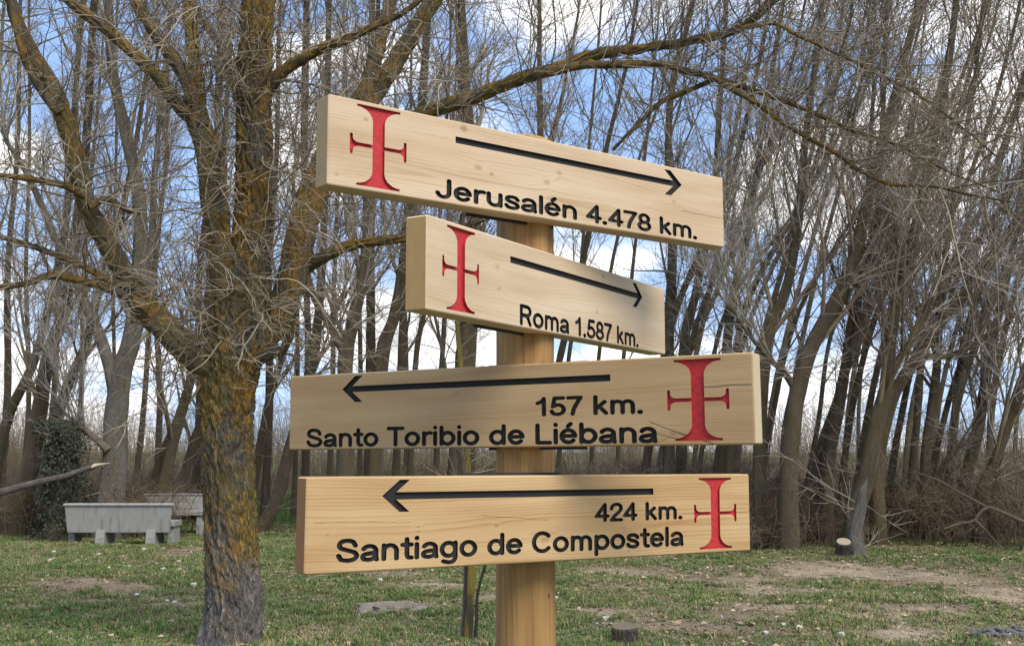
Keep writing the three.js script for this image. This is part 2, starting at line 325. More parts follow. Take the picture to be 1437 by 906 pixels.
function woodTexture(L, H, opt) {
  const w = 2048, h = Math.round(2048 * H / L / 2) * 2;
  const { light, dark, knots = [], cracks = [], seedv, pith = -0.35, spacing = 0.0062 } = opt;
  const field = (u, v) => {
    const x = u * L, y = (v - 0.5) * H;
    let warp = 0.030 * N3(x * 0.9, y * 3, seedv) + 0.010 * N3(x * 2.6, y * 9, seedv + 3) + 0.0025 * N3(x * 9, y * 30, seedv + 4), dk = 0, kn = 0;
    for (const [kx, ky, r, s] of knots) {
      const dx = (x - L / 2 - kx) / (r * 2.6), dy = (y - ky) / (r * 1.5), q = dx * dx + dy * dy;
      warp += (y > ky ? 1 : -1) * 0.9 * r * Math.exp(-q * 0.55) * Math.min(1, Math.abs(y - ky) / r);
      const e = Math.hypot((x - L / 2 - kx) * 0.8, (y - ky) * 1.25) / r + 0.45 * N3(x * 60, y * 70, seedv) + 0.2 * N3(x * 160, y * 160, seedv);
      if (e < 1.25) { kn = Math.max(kn, (1 - smooth(0.25, 1.25, e)) * s); dk = Math.max(dk, (0.5 + 0.5 * Math.sin(e * 14)) * (1 - smooth(0.6, 1.2, e))); }
    }
    const yy = y + warp, d = Math.sqrt((yy - pith * H) ** 2 + 0.0009), t = d / spacing + 1.1 * N3(x * 1.2, y * 22, seedv + 9);
    const saw = t - Math.floor(t), late = Math.pow(saw, 3.2) * (1 - smooth(0.9, 1, saw)) * (0.55 + 0.9 * N3(Math.floor(t) * 3.7, x * 1.5, seedv + 30));
    const fibre = N3(x * 16, y * 900, seedv + 20) * 0.5 + N3(x * 40, y * 1600, seedv + 21) * 0.4;
    const broad = fbm(x * 2.2, y * 16, seedv + 40, 3);
    let crack = 0;
    for (const [a, b, c, e, th] of cracks) { // from (a, b) to (c, e)
      const px = x - L / 2, tt = clamp((px - a) / (c - a)); if (px < Math.min(a, c) || px > Math.max(a, c)) continue;
      const cy = lerp(b, e, tt) + 0.0022 * N3(px * 22, 1, seedv) + 0.001 * N3(px * 70, 2, seedv);
      crack = Math.max(crack, 1 - smooth(th * 0.35, th, Math.abs(y - cy)));
    }
    return { late, fibre, broad, kn, dk, crack };
  };
  const map = dataTex(w, h, (u, v) => {
    const f = field(u, v);
    let c = mix3(light, dark, clamp(1.15 * f.late + 1.0 * (0.26 + f.broad) + 0.26 * f.fibre));
    c = mix3(c, mix3([0.30, 0.17, 0.075], [0.13, 0.07, 0.035], f.dk), clamp(f.kn * 0.85));
    return mix3(c, [0.07, 0.045, 0.03], f.crack * 0.9);
  });
  const bump = dataTex(1024, h / 2, (u, v) => { const f = field(u, v), s = 0.6 - 0.18 * f.late + 0.12 * f.fibre - 0.5 * f.crack; return [s, s, s]; }, false);
  map.wrapS = map.wrapT = bump.wrapS = bump.wrapT = THREE.MirroredRepeatWrapping;
  return { map, bumpMap: bump, bumpScale: 0.0012 };
}
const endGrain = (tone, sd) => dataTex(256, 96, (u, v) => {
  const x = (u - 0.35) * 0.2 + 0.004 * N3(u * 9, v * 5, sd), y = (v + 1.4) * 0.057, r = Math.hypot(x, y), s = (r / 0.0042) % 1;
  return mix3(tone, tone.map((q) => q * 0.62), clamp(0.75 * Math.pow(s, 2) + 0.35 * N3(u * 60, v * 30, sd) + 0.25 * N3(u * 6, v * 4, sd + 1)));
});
const BH = 0.2, BT = 0.057, BR = 0.0045;
function boardGeometry(L, cuts) {
  const prof = []; // [v, z, nv, nz] anticlockwise seen from +u
  const corner = (cv, cz, a0) => { for (let i = 0; i <= 3; i++) { const a = a0 + i / 3 * Math.PI / 2; prof.push([cv + BR * Math.cos(a), cz + BR * Math.sin(a), Math.cos(a), Math.sin(a)]); } };
  corner(BH / 2 - BR, -BR, 0); corner(-BH / 2 + BR, -BR, Math.PI / 2); corner(-BH / 2 + BR, -BT + BR, Math.PI); corner(BH / 2 - BR, -BT + BR, Math.PI * 1.5);
  const p = [], n = [], uv = [], P2 = [], N2 = [], U2 = [];
  const quad = (A, B, C, D, arr) => { for (const q of [A, B, C, A, C, D]) { arr[0].push(...q.p); arr[1].push(...q.n); arr[2].push(...q.uv); } };
  const m = prof.length, W = 1;
  let per = 0;
  for (let i = 0; i < m; i++) {
    const a = prof[i], b = prof[(i + 1) % m], d = Math.hypot(a[0] - b[0], a[1] - b[1]);
    const front = i === 3; // the flat front is laid separately, with the recesses cut out
    const vt = (q, u) => { // texture row: the front's own rows, carried round the edges
      const f = Math.abs(q[1]) <= BR ? q[0] : Math.sign(q[0]) * (BH / 2) + Math.sign(q[0]) * (-q[1]);
      return [(u + L / 2) / L, f / BH + 0.5];
    };
    const mk = (q, u, ins) => ({ p: [u, q[0] * 1 - (ins ? q[2] * BR * 0.8 : 0), q[1] - (ins ? q[3] * BR * 0.8 : 0)], n: ins ? [Math.sign(u) * 0.7, q[2] * 0.7, q[3] * 0.7] : [0, q[2], q[3]], uv: vt(q, u) });
    if (!front) { const k = L / 2 - BR; quad(mk(a, -k), mk(b, -k), mk(b, k), mk(a, k), [p, n, uv]); }
    for (const s of [-1, 1]) { // rounded arris towards the ends
      const k = s * (L / 2 - BR), e = s * L / 2;
      const A = mk(a, k), B = mk(b, k), C = mk(b, e, true), D = mk(a, e, true);
      s > 0 ? quad(A, B, C, D, [p, n, uv]) : quad(A, D, C, B, [p, n, uv]);
      const cen = { p: [e, 0, -BT / 2], n: [s, 0, 0], uv: [0.5, 0.5] }, eu = (q) => ({ p: q.p, n: [s, 0, 0], uv: [q.p[1] / BH + 0.5, -q.p[2] / BT] });
      for (const q of s > 0 ? [cen, eu(D), eu(C)] : [cen, eu(C), eu(D)]) { P2.push(...q.p); N2.push(...q.n); U2.push(...q.uv); }
    }
  }
  const k = L / 2 - BR, hh = BH / 2 - BR;
  const face = new THREE.ShapeGeometry([shapeOf([[-k, -hh], [k, -hh], [k, hh], [-k, hh]], cuts.map((c) => c.outer.slice().reverse())), ...cuts.flatMap((c) => c.holes.map((q) => shapeOf(q.slice().reverse())))]).toNonIndexed();
  const fp = face.attributes.position.array, fu = [];
  for (let i = 0; i < fp.length; i += 3) fu.push((fp[i] + L / 2) / L, fp[i + 1] / BH + 0.5);
  p.push(...fp); for (let i = 0; i < fp.length; i += 3) n.push(0, 0, 1); uv.push(...fu);
  const g = new THREE.BufferGeometry(), n1 = p.length / 3, n2 = P2.length / 3;
  g.setAttribute('position', new THREE.Float32BufferAttribute([...p, ...P2], 3));
  g.setAttribute('normal', new THREE.Float32BufferAttribute([...n, ...N2], 3));
  g.setAttribute('uv', new THREE.Float32BufferAttribute([...uv, ...U2], 2));
  g.addGroup(0, n1, 0); g.addGroup(n1, n2, 1);
  return g;
}
{
  const AX = 0.032, AZ = -2.768, PR = 0.0735, TOP = 2.390;
  const post = thing('signpost', 'wooden signpost with four engraved pointing boards and red crosses', 'signpost', V(AX, 0, AZ));
  const wear = dataTex(512, 512, (u, v) => { const f = 0.78 + 0.55 * fbm(u * 22, v * 60, 61, 4) + 0.30 * N3(u * 30, v * 190, 62); return [f, f, f]; }, true); wear.repeat.set(3, 3); // brushed paint with the grain under it
  const ink = (r, g, b, rough) => new THREE.MeshStandardMaterial({ color: new THREE.Color().setRGB(r, g, b), map: wear, roughness: rough,
    bumpMap: ink.b ??= dataTex(128, 128, (u, v) => { const s = 0.5 + 0.5 * N3(u * 30, v * 30, 60); return [s, s, s]; }, false), bumpScale: 0.0006 });
  const black = ink(0.014, 0.013, 0.013, 0.85), red = ink(0.50, 0.022, 0.026, 0.75), steel = new THREE.MeshStandardMaterial({ color: new THREE.Color().setRGB(0.02, 0.02, 0.022), roughness: 0.5, metalness: 0.3 });
  // the post: a peeled, planed round pole with a few flats and drying cracks
  const pw = dataTex(512, 1024, (u, v) => {
    const x = u * 0.46, y = v * 1.6, t = x / 0.019 + 2.2 * N3(x * 11, y * 0.9, 70) + 0.5 * N3(x * 40, y * 2.5, 71), s = t - Math.floor(t);
    let c = mix3([0.40, 0.23, 0.077], [0.18, 0.083, 0.026], clamp((0.25 + 0.5 * N3(Math.floor(t) * 2.3, y, 78)) * Math.pow(s, 1.5) + 1.15 * (0.27 + fbm(x * 22, y * 0.9, 72, 4)) + 0.22 * N3(x * 420, y * 9, 73)));
    for (const [kx, ky, r] of [[0.10, 0.38, 0.006], [0.34, 0.70, 0.008], [0.20, 1.1, 0.007], [0.41, 1.36, 0.006], [0.07, 1.25, 0.006]]) c = mix3(c, [0.14, 0.07, 0.03], 1 - smooth(0.6, 1.1, Math.hypot(x - kx, (y - ky) * 0.8) / r));
    const cr = Math.min(...[[0.05, 0.2], [0.13, 0.55], [0.19, 0.9], [0.27, 0.3], [0.33, 1.15], [0.42, 0.75], [0.38, 0.1]].map(([cx, cy]) => Math.abs(x - cx - 0.003 * N3(y * 7, cx * 9, 75)) + Math.max(0, Math.abs(y - cy) - 0.16) * 0.05));
    return mix3(c, [0.10, 0.055, 0.03], 0.85 * (1 - smooth(0.0006, 0.0018, cr)));
  });
  const ph = [], pu = [], pid = [], S = 48, rows = [[-0.5, 1], [0, 1], [0.4, 1], [0.8, 1], [1.0, 1], [1.2, 1], [1.4, 1], [1.6, 1], [1.8, 1], [2.0, 1], [2.2, 1], [TOP - 0.02, 1], [TOP - 0.006, 0.975], [TOP, 0.93], [TOP + 0.012, 0.5], [TOP + 0.014, 0]];
  rows.forEach(([y, k]) => { for (let s = 0; s <= S; s++) {
    const a = (s % S) / S * Math.PI * 2, r = (PR * (1 - 0.035 * Math.pow(Math.abs(Math.cos(a * 2.5 + 0.6)), 6)) + 0.0025 * N3(Math.cos(a) * 2, y * 1.5, Math.sin(a) * 2)) * k;
    ph.push(Math.sin(a) * r, y, Math.cos(a) * r); pu.push(s / S, y / 1.6);
  } });
  for (let j = 0; j < rows.length - 1; j++) for (let s = 0; s < S; s++) { const a = j * (S + 1) + s; pid.push(a, a + 1, a + S + 1, a + 1, a + S + 2, a + S + 1); }
  const pg = new THREE.BufferGeometry(); pg.setAttribute('position', new THREE.Float32BufferAttribute(ph, 3)); pg.setAttribute('uv', new THREE.Float32BufferAttribute(pu, 2)); pg.setIndex(pid); pg.computeVertexNormals();
  put('post', pg, new THREE.MeshStandardMaterial({ map: pw, bumpMap: pw, bumpScale: 0.004, roughness: 0.8 }), post);

  const PALE = [0.541, 0.414, 0.279], PALED = [0.385, 0.254, 0.135], HONEY = [0.485, 0.335, 0.170], HONEYD = [0.328, 0.180, 0.064];
  const boards = [
    { pos: [0.1023, 0.6647, -2.6716], yaw: 0.6498, roll: 0.0033, L: 1.2452, label: 'uppermost pale board engraved Jerusalén 4.478 km. with arrow and red cross', light: PALE, dark: PALED, end: [0.426, 0.295, 0.148],
      cuts: [crossCut(-0.498), arrowCut(-0.293, 0.4537, 0.0545), ...textCuts('Jerusalén 4.478 km.', -0.3444, 0.510, -0.0900, 0.0475)],
      knots: [[-0.27, 0.085, 0.011, 0.8], [-0.23, -0.002, 0.010, 0.55], [-0.19, -0.012, 0.005, 0.8], [0.02, 0.022, 0.009, 0.5], [-0.02, -0.008, 0.010, 0.6], [0.42, 0.004, 0.008, 0.5], [-0.60, -0.075, 0.006, 0.5], [-0.53, 0.06, 0.006, 0.6], [0.21, 0.05, 0.006, 0.4]], cracks: [[0.45, -0.017, 0.62, -0.019, 0.0009]], seedv: 101, pith: -0.25 },
    { pos: [0.1446, 0.388, -2.7781], yaw: 1.0345, roll: 0.0014, L: 1.2514, label: 'second board from the top, pale, engraved Roma 1.587 km.', light: [0.558, 0.435, 0.299], dark: [0.410, 0.283, 0.156], end: [0.410, 0.254, 0.102],
      cuts: [crossCut(-0.498), arrowCut(-0.2904, 0.4571, 0.0550), ...textCuts('Roma 1.587 km.', -0.2471, 0.427, -0.0945, 0.0505)],
      knots: [[-0.35, 0.03, 0.010, 0.35], [-0.34, -0.02, 0.008, 0.35], [0.16, -0.02, 0.007, 0.55], [0.2, 0.08, 0.010, 0.5]], seedv: 212, pith: -0.6, spacing: 0.007 },
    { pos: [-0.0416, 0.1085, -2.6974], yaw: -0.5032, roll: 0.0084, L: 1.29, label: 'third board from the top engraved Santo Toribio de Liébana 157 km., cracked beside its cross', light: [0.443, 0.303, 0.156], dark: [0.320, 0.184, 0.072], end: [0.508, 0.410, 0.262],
      cuts: [crossCut(0.518), arrowCut(0.308, -0.4655, 0.0575), ...textCuts('157 km.', 0.1127, 0.3870, -0.0275, 0.0460), ...textCuts('Santo Toribio de Liébana', -0.5816, 0.4177, -0.0940, 0.0500)],
      knots: [[-0.11, 0.038, 0.004, 0.8], [-0.12, 0.032, 0.003, 0.7], [0.46, -0.075, 0.010, 0.6], [0.1, 0.09, 0.004, 0.5]], cracks: [[0.53, 0.026, 0.64, 0.029, 0.0016], [0.47, -0.072, 0.55, -0.098, 0.0018], [0.40, -0.045, 0.50, -0.085, 0.0015], [0.38, -0.06, 0.47, -0.088, 0.0012]], seedv: 323, pith: 0.7, spacing: 0.0052 },
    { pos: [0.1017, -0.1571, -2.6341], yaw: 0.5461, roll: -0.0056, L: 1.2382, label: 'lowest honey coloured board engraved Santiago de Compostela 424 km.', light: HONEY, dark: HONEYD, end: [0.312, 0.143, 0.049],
      cuts: [crossCut(0.498), arrowCut(0.2945, -0.447, 0.0585), ...textCuts('424 km.', 0.1183, 0.3870, -0.0120, 0.0450), ...textCuts('Santiago de Compostela', -0.5476, 0.3871, -0.0790, 0.0500)],
      knots: [[-0.36, -0.01, 0.004, 0.8], [-0.36, -0.02, 0.005, 0.7], [-0.16, -0.012, 0.005, 0.8], [-0.57, -0.02, 0.004, 0.6], [-0.03, -0.048, 0.013, 0.55], [0.20, -0.03, 0.008, 0.35], [0.215, -0.085, 0.006, 0.5]], cracks: [[0.385, 0.001, 0.62, 0.001, 0.0009], [-0.60, 0.005, -0.38, 0.0, 0.0006], [-0.2, 0.01, -0.02, -0.004, 0.0006]], seedv: 434, pith: -0.1 },
  ];
  for (const b of boards) {
    const wood = new THREE.MeshStandardMaterial({ ...woodTexture(b.L, BH, b), roughness: 0.72 });
    const end = new THREE.MeshStandardMaterial({ map: endGrain(b.end, b.seedv), roughness: 0.85 });  // shade painted into the lowest board's end tone, sunlight into the third's
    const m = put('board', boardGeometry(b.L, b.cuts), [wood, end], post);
    m.position.set(b.pos[0] - AX, EYE + b.pos[1], b.pos[2] - AZ);
    m.rotation.order = 'YXZ'; m.rotation.y = b.yaw; m.rotation.z = b.roll;
    m.userData.label = b.label;
    for (const c of b.cuts) put(c.kind, cutGeometry(c.outer, c.holes, 0.0065), c.kind === 'cross' ? red : black, m);
    const s = (AX - b.pos[0]) / Math.cos(b.yaw); // where the board passes the post
    const pl = put('bracket', new THREE.BoxGeometry(0.27, BH + 0.012, 0.004), steel, m);
    pl.position.set(s, 0, -BT - 0.003);
  }
}

// ---------------------------------------------------------------- trees
const barkTone = (base, lichen, moss, sd) => (x, y, z) => {
  const f = 0.75 + 0.5 * (N3(x * 9, y * 3, z * 9 + sd) * 0.6 + 0.5 + N3(x * 30, y * 10, z * 30 + sd) * 0.35);
  let c = [base[0] * f, base[1] * f, base[2] * f];
  const m = smooth(0.05, 0.35, N3(x * 2.2, y * 1.1, z * 2.2 + sd + 5) + 0.4 * N3(x * 8, y * 5, z * 8 + sd));
  c = mix3(c, [0.150, 0.125, 0.032], moss * m);
  const l = smooth(0.12, 0.30, N3(x * 3.1 + 9, y * 1.6, z * 3.1 + sd) * 0.5 + 0.45 * N3(x * 14, y * 9, z * 14 + sd) + 0.35 * N3(x * 40, y * 24, z * 40 + sd));
  return mix3(c, [0.33, 0.165, 0.022], lichen * l);
};
// branch of a bare tree and everything that grows on it
function sprout(T, o, dir, len, r, lev, opt) {
  const seg = opt.seg[lev], pts = [o.clone()], rad = [r], d = dir.clone(), step = len / seg;
  for (let k = 1; k <= seg; k++) {
    d.x += rr(-1, 1) * opt.wob[lev]; d.y += rr(-1, 1) * opt.wob[lev] + opt.lift[lev]; d.z += rr(-1, 1) * opt.wob[lev];
    d.x += opt.sway[0] * (lev === 0 ? 0.6 : 1); d.z += opt.sway[1];
    d.normalize();
    pts.push(pts[k - 1].clone().addScaledVector(d, step));
    rad.push(r * (1 - 0.82 * k / seg) + 0.0012);
  }
  const tone = opt.tones[Math.min(lev, opt.tones.length - 1)], f = rr(0.7, 1.3);
  T.add(pts, rad, opt.sides[lev], typeof tone === 'function' ? tone : [tone[0] * f, tone[1] * f, tone[2] * f]);
  if (lev + 1 >= opt.seg.length) return;
  const n = Math.round(opt.kids[lev] * rr(0.75, 1.25) * (0.5 + 0.5 * len / opt.len[lev]));
  for (let i = 0; i < n; i++) {
    const t = rr(0.12, 1), k = Math.min(seg - 1, Math.floor(t * seg)), q = t * seg - k;
    const p = pts[k].clone().lerp(pts[k + 1], q), ax = pts[k + 1].clone().sub(pts[k]).normalize();
    const side = V(rr(-1, 1), rr(-0.6, 1), rr(-1, 1)); side.addScaledVector(ax, -side.dot(ax)).normalize();
    const a = rr(0.35, 0.95), nd = ax.clone().multiplyScalar(Math.cos(a)).addScaledVector(side, Math.sin(a));
    sprout(T, p, nd, opt.len[lev + 1] * rr(0.5, 1.25) * (1 - 0.35 * t), Math.max(rad[k] * rr(0.4, 0.6), opt.rmin[lev + 1]), lev + 1, opt);
  }
}
const alongPath = (pts, rad, t) => { const n = pts.length - 1, k = Math.min(n - 1, Math.floor(t * n)), q = t * n - k; return { p: pts[k].clone().lerp(pts[k + 1], q), d: pts[k + 1].clone().sub(pts[k]).normalize(), r: lerp(rad[k], rad[k + 1], q) }; };
const knobbly = (amp, sd) => (a, s, r, p) => r * amp * (N3(Math.cos(a) * 1.5 + sd, s * 2.2, Math.sin(a) * 1.5) + 0.5 * N3(Math.cos(a) * 5, s * 3, Math.sin(a) * 5 + sd));
const GROVE = 'bare trees of the grove behind the signpost';
const BROWN = [0.150, 0.112, 0.068], GREY = [0.215, 0.195, 0.165];
let treeNo = 0;
// stems: [[D, base width in px, [[px, py], ...]], ...]; the first stem is the trunk, the others are limbs
function groveTree(label, stems, o = {}) {
  seed = 1000 + 77 * ++treeNo;
  const base0 = onGround(stems[0][2][0][0], stems[0][0]);
  const t = thing('bare_tree', label, 'tree', base0, GROVE), sd = treeNo * 7.3;
  const tone = barkTone(o.bark ?? BROWN, o.lichen ?? 0.12, o.moss ?? 0.45, sd);
  const crown = new Tubes(base0);
  stems.forEach(([D, w, path], si) => {
    const far = path[path.length - 1], pts3 = path.map(([px, py], i) => {
      const dz = D + (o.drift ?? 0) * i / path.length;
      return i === 0 && si === 0 ? base0.clone().add(V(0, -0.12, 0)) : at(px, py, dz);
    });
    if (!(o.stop) && far[1] > -60 && si === (o.lead ?? 0)) { const a = pts3[pts3.length - 1], b = pts3[pts3.length - 2], d = a.clone().sub(b).normalize(); d.y += 0.4; d.normalize(); pts3.push(a.clone().addScaledVector(d, rr(1.5, 2.5))); }
    const n = Math.max(12, Math.round(pts3[0].distanceTo(pts3[pts3.length - 1]) * 3.2)), pts = curvePts(pts3, n), r0 = sizeAt(w, D) / 2;
    const rad = pts.map((_, k) => { const q = k / n; return r0 * (lerp(1, 0.30, Math.pow(q, 0.9)) * (o.stop ? 1.25 - 0.75 * smooth(0.75, 1, q) : 1) + (si === 0 ? 0.20 * Math.exp(-q * n / 3.2 * 2.6) : 0)); });
    const g = new Tubes(base0, true).add(pts, rad, si ? 12 : 18, tone, knobbly(0.14, sd + si));
    put(si ? 'limb' : 'trunk', g.geo(), barkMat, t);
    const twig = pick([[0.20, 0.16, 0.125], [0.26, 0.225, 0.185], [0.16, 0.122, 0.085]]);
    const opt = { seg: stems[0][0] > 23.8 ? [6, 4, 2] : [7, 5, 3], wob: [0.10, 0.16, 0.22], lift: [o.lift ?? 0.10, 0.06, 0.03], sway: o.sway ?? [0, 0], sides: [5, 4, 3], len: [o.reach ?? 2.9, 1.25, 0.6], kids: [(o.k0 ?? 9) * 1.15, (o.k1 ?? 8) * 1.15], rmin: [0.012, 0.0055, 0.0034], tones: [tone, twig, twig] };
    const num = Math.round((o.count ?? 13) * (si ? 0.5 : 1));
    for (let i = 0; i < num; i++) {
      const q = lerp(o.from ?? 0.24, 1, Math.pow((i + R()) / num, 0.85)), b = alongPath(pts, rad, Math.min(q, 0.999));
      const a = rr(0, Math.PI * 2), el = rr(0.55, 1.05), dir = V(Math.cos(a) * Math.sin(el), Math.cos(el), Math.sin(a) * Math.sin(el));
      dir.addScaledVector(b.d, 0.5).normalize();
      sprout(crown, b.p, dir, opt.len[0] * rr(0.55, 1.2) * (1 - 0.3 * q), clamp(b.r * rr(0.28, 0.5), 0.014, 0.05), 0, opt);
    }
    for (let i = 0; i < (o.stop ? 0 : 4); i++) sprout(crown, pts[n], V(rr(-0.4, 0.4), 1, rr(-0.4, 0.4)).normalize(), 2.2 * rr(0.7, 1.2), rad[n] * 0.6, 0, opt); // the leader goes on
    // thin shoots low on the stem
    for (let i = 0; i < (o.shoots ?? 16); i++) {
      const b = alongPath(pts, rad, rr(0.1, 0.8)), a = rr(0, 6.283);
      sprout(crown, b.p, V(Math.cos(a), rr(-0.3, 0.9), Math.sin(a)).normalize(), rr(0.4, 1.3), 0.006, 1, opt);
    }
  });
  if (o.extra) o.extra(t, base0, crown, tone);
  put('crown', crown.geo(), twigMat, t).userData.kind = 'stuff';
  return t;
}
const WILLOWY = [0.035, 0.0];
groveTree('leaning brown tree beside the dark ivy clad trunk', [[21, 26, [[35, 0], [45, 640], [55, 575], [67, 499], [88, 439], [105, 330], [120, 200], [128, 60]]]]);
groveTree('slender bare tree at the end of the grove past the ivy clad trunk', [[23, 16, [[-2, 0], [10, 587], [46, 510], [70, 421], [90, 330], [100, 200], [110, 60]]]]);
groveTree('thin leaning tree rising behind the ivy clad trunk', [[22.5, 18, [[66, 0], [81, 580], [102, 524], [120, 481], [140, 400], [170, 300], [190, 200]]]]);
groveTree('grey barked tree forking into several stems behind the concrete benches', [[20.5, 36, [[160, 0], [160, 650], [163, 575], [170, 520], [180, 490], [188, 450], [196, 380], [195, 281], [179, 199], [159, 109], [152, 20]]],
  [20.45, 21, [[161, 610], [162, 565], [152, 510], [135, 460], [118, 425], [100, 380], [75, 330], [50, 270], [30, 230], [6, 195]]], [20.8, 13, [[180, 500], [200, 440], [212, 340], [215, 265], [222, 165], [218, 20]]], [20.3, 12, [[152, 632], [130, 612], [105, 592], [88, 578]]]], { bark: GREY, lichen: 0.15, moss: 0.3 });
groveTree('slim trunk leaning away behind the second concrete bench', [[24, 17, [[205, 0], [212, 690], [229, 636], [248, 590], [270, 520], [288, 440], [300, 300], [305, 120]]]]);
groveTree('mossy leaning trunk between benches and lichen covered tree', [[22, 18, [[220, 0], [228, 690], [244, 617], [260, 560], [275, 500], [296, 400], [310, 250]]]]);
groveTree('dark thin trunk close behind the lichen covered tree', [[23, 16, [[245, 0], [252, 690], [267, 636], [285, 580], [300, 520], [310, 380], [316, 200]]]]);
groveTree('thin trunk just beside the lichen covered tree', [[23.5, 14, [[352, 0], [363, 636], [378, 560], [395, 500], [410, 430], [425, 300], [430, 100]]]]);
groveTree('leaning trunk standing between lichen covered tree and lowest board', [[22, 20, [[367, 0], [386, 705], [405, 636], [425, 560], [441, 490], [450, 400], [455, 300], [460, 100], [462, -30]]]]);
groveTree('tree with a V fork seen just above the third board', [[20, 27, [[484, 0], [486, 600], [485, 500], [496, 446], [513, 362], [516, 250], [520, 100]]], [20, 15, [[485, 497], [460, 452], [440, 415], [425, 350], [410, 250]]]], { moss: 0.4 });
groveTree('straight trunk beside the V forked tree', [[22, 16, [[522, 0], [520, 500], [520, 340], [523, 200], [530, 20]]]]);
groveTree('stout leaning trunk behind the end of the second board', [[21, 22, [[526, 0], [538, 489], [553, 445], [564, 384], [575, 280], [590, 150], [600, 20]]]]);
groveTree('thin upright trunk behind the arrowhead of the third board', [[24, 12, [[432, 0], [432, 507], [430, 400], [425, 200], [428, 0]]]]);
groveTree('very thin tree behind the second board', [[23, 9, [[575, 0], [585, 490], [595, 440], [605, 380], [620, 280], [630, 100]]]]);
groveTree('broad shaggy trunk close beside the post between second and third boards', [[20.5, 34, [[640, 0], [654, 500], [660, 420], [665, 300], [652, 100]]]], { shoots: 60 });
groveTree('upright tree directly behind the top of the signpost', [[22, 14, [[765, 0], [762, 300], [758, 172], [757, 30]]]]);
groveTree('trunk standing just past the end of the second board', [[21, 18, [[935, 0], [938, 490], [942, 402], [944, 300], [938, 229], [944, 115], [970, 15]]]]);
groveTree('leaning trunk crossing below the end of the uppermost board', [[22, 16, [[950, 0], [962, 470], [974, 422], [984, 373], [1000, 300], [1010, 150], [1020, 0]]]], { shoots: 40 });
groveTree('mossy thin tree at the corner of the uppermost board', [[20, 15, [[1005, 0], [1021, 478], [1032, 404], [1049, 333], [1056, 280], [1075, 150], [1100, 0]]]]);
groveTree('trunk rising beside the cross end of the third board', [[17.5, 21, [[1063, 0], [1066, 655], [1078, 478], [1106, 397], [1120, 315], [1130, 200], [1150, 50]]]], { sway: WILLOWY, k0: 9, shoots: 22 });
groveTree('stout leaning trunk with a short side limb near the cut stump', [[17, 28, [[1098, 0], [1108, 640], [1117, 563], [1134, 499], [1166, 435], [1191, 386], [1203, 345], [1225, 250], [1260, 120], [1290, 0]]], [17, 11, [[1113, 540], [1098, 520], [1080, 504], [1060, 480], [1030, 440]]]], { sway: WILLOWY, k0: 9, shoots: 26, reach: 3.2 });
groveTree('slender trunk between the two stout leaning trunks', [[18.3, 18, [[1150, 0], [1165, 640], [1180, 563], [1187, 510], [1194, 457], [1210, 400], [1230, 300], [1240, 150]]]], { sway: WILLOWY, k0: 9, shoots: 22 });
groveTree('stoutest leaning trunk of the dense clump behind the cut stump', [[17, 28, [[1185, 0], [1200, 720], [1214, 675], [1229, 598], [1244, 545], [1254, 439], [1272, 375], [1290, 300], [1310, 200], [1330, 100]]], [17.1, 14, [[1240, 560], [1252, 520], [1284, 470], [1310, 420], [1320, 370]]]], { sway: WILLOWY, k0: 9, shoots: 26, reach: 3.2 });
groveTree('strongly slanting trunk leaning out of the dense clump', [[18, 22, [[1222, 0], [1232, 640], [1252, 560], [1272, 524], [1318, 457], [1353, 411], [1389, 361], [1424, 326], [1460, 290]]], [18, 10, [[1290, 500], [1332, 499], [1370, 480], [1420, 450]]]], { sway: [0.05, 0], k0: 9, shoots: 22 });
groveTree('upright slim trunk beyond the strongly slanting one', [[18.5, 16, [[1290, 0], [1300, 640], [1307, 580], [1314, 527], [1318, 457], [1325, 380], [1345, 250], [1370, 100]]], [18.7, 10, [[1312, 680], [1330, 645], [1358, 618], [1385, 570]]]], { sway: WILLOWY });
groveTree('leaning trunk above the pale forked branch', [[19, 20, [[1330, 0], [1351, 694], [1374, 598], [1385, 527], [1400, 450], [1425, 330], [1440, 200]]]], { sway: WILLOWY });
groveTree('outer trunk past the leaning one above the pale forked branch', [[18, 19, [[1362, 0], [1378, 694], [1401, 636], [1424, 571], [1450, 480], [1470, 350]]]], { sway: WILLOWY });
groveTree('dark crooked trunk behind the cut stump', [[18.6, 17, [[1130, 0], [1150, 640], [1182, 540], [1200, 440], [1215, 300]]]], { sway: WILLOWY });
// trees deeper in the grove
{
  seed = 4242;
  const spots = [];
  for (let i = 0; i < 40; i++) spots.push([lerp(-60, 1500, (i + rr(0.15, 0.85)) / 40), rr(24, 33)]);
  for (const [px, D] of spots) {
    seed = 9000 + Math.round(px * 3);
    const lean = (px > 900 ? rr(110, 280) : px > 700 ? rr(40, 150) : px < 330 ? rr(-10, 70) : rr(-30, 60)) * 24 / D, w = rr(7, 13) * 24 / D * 1.1, wig = rr(-14, 14), top = rr(20, 160);
    groveTree('slender bare tree deep in the grove', [[D, w, [[px, 0], [px + lean * 0.15 + wig * 0.4, 560], [px + lean * 0.45 + wig, 380], [px + lean * 0.75, 220], [px + lean, top]]]], { count: 14, k0: 8, k1: 6, shoots: 14, reach: 2.8, sway: px > 700 ? [0.02, 0] : [0, 0] });
  }
}

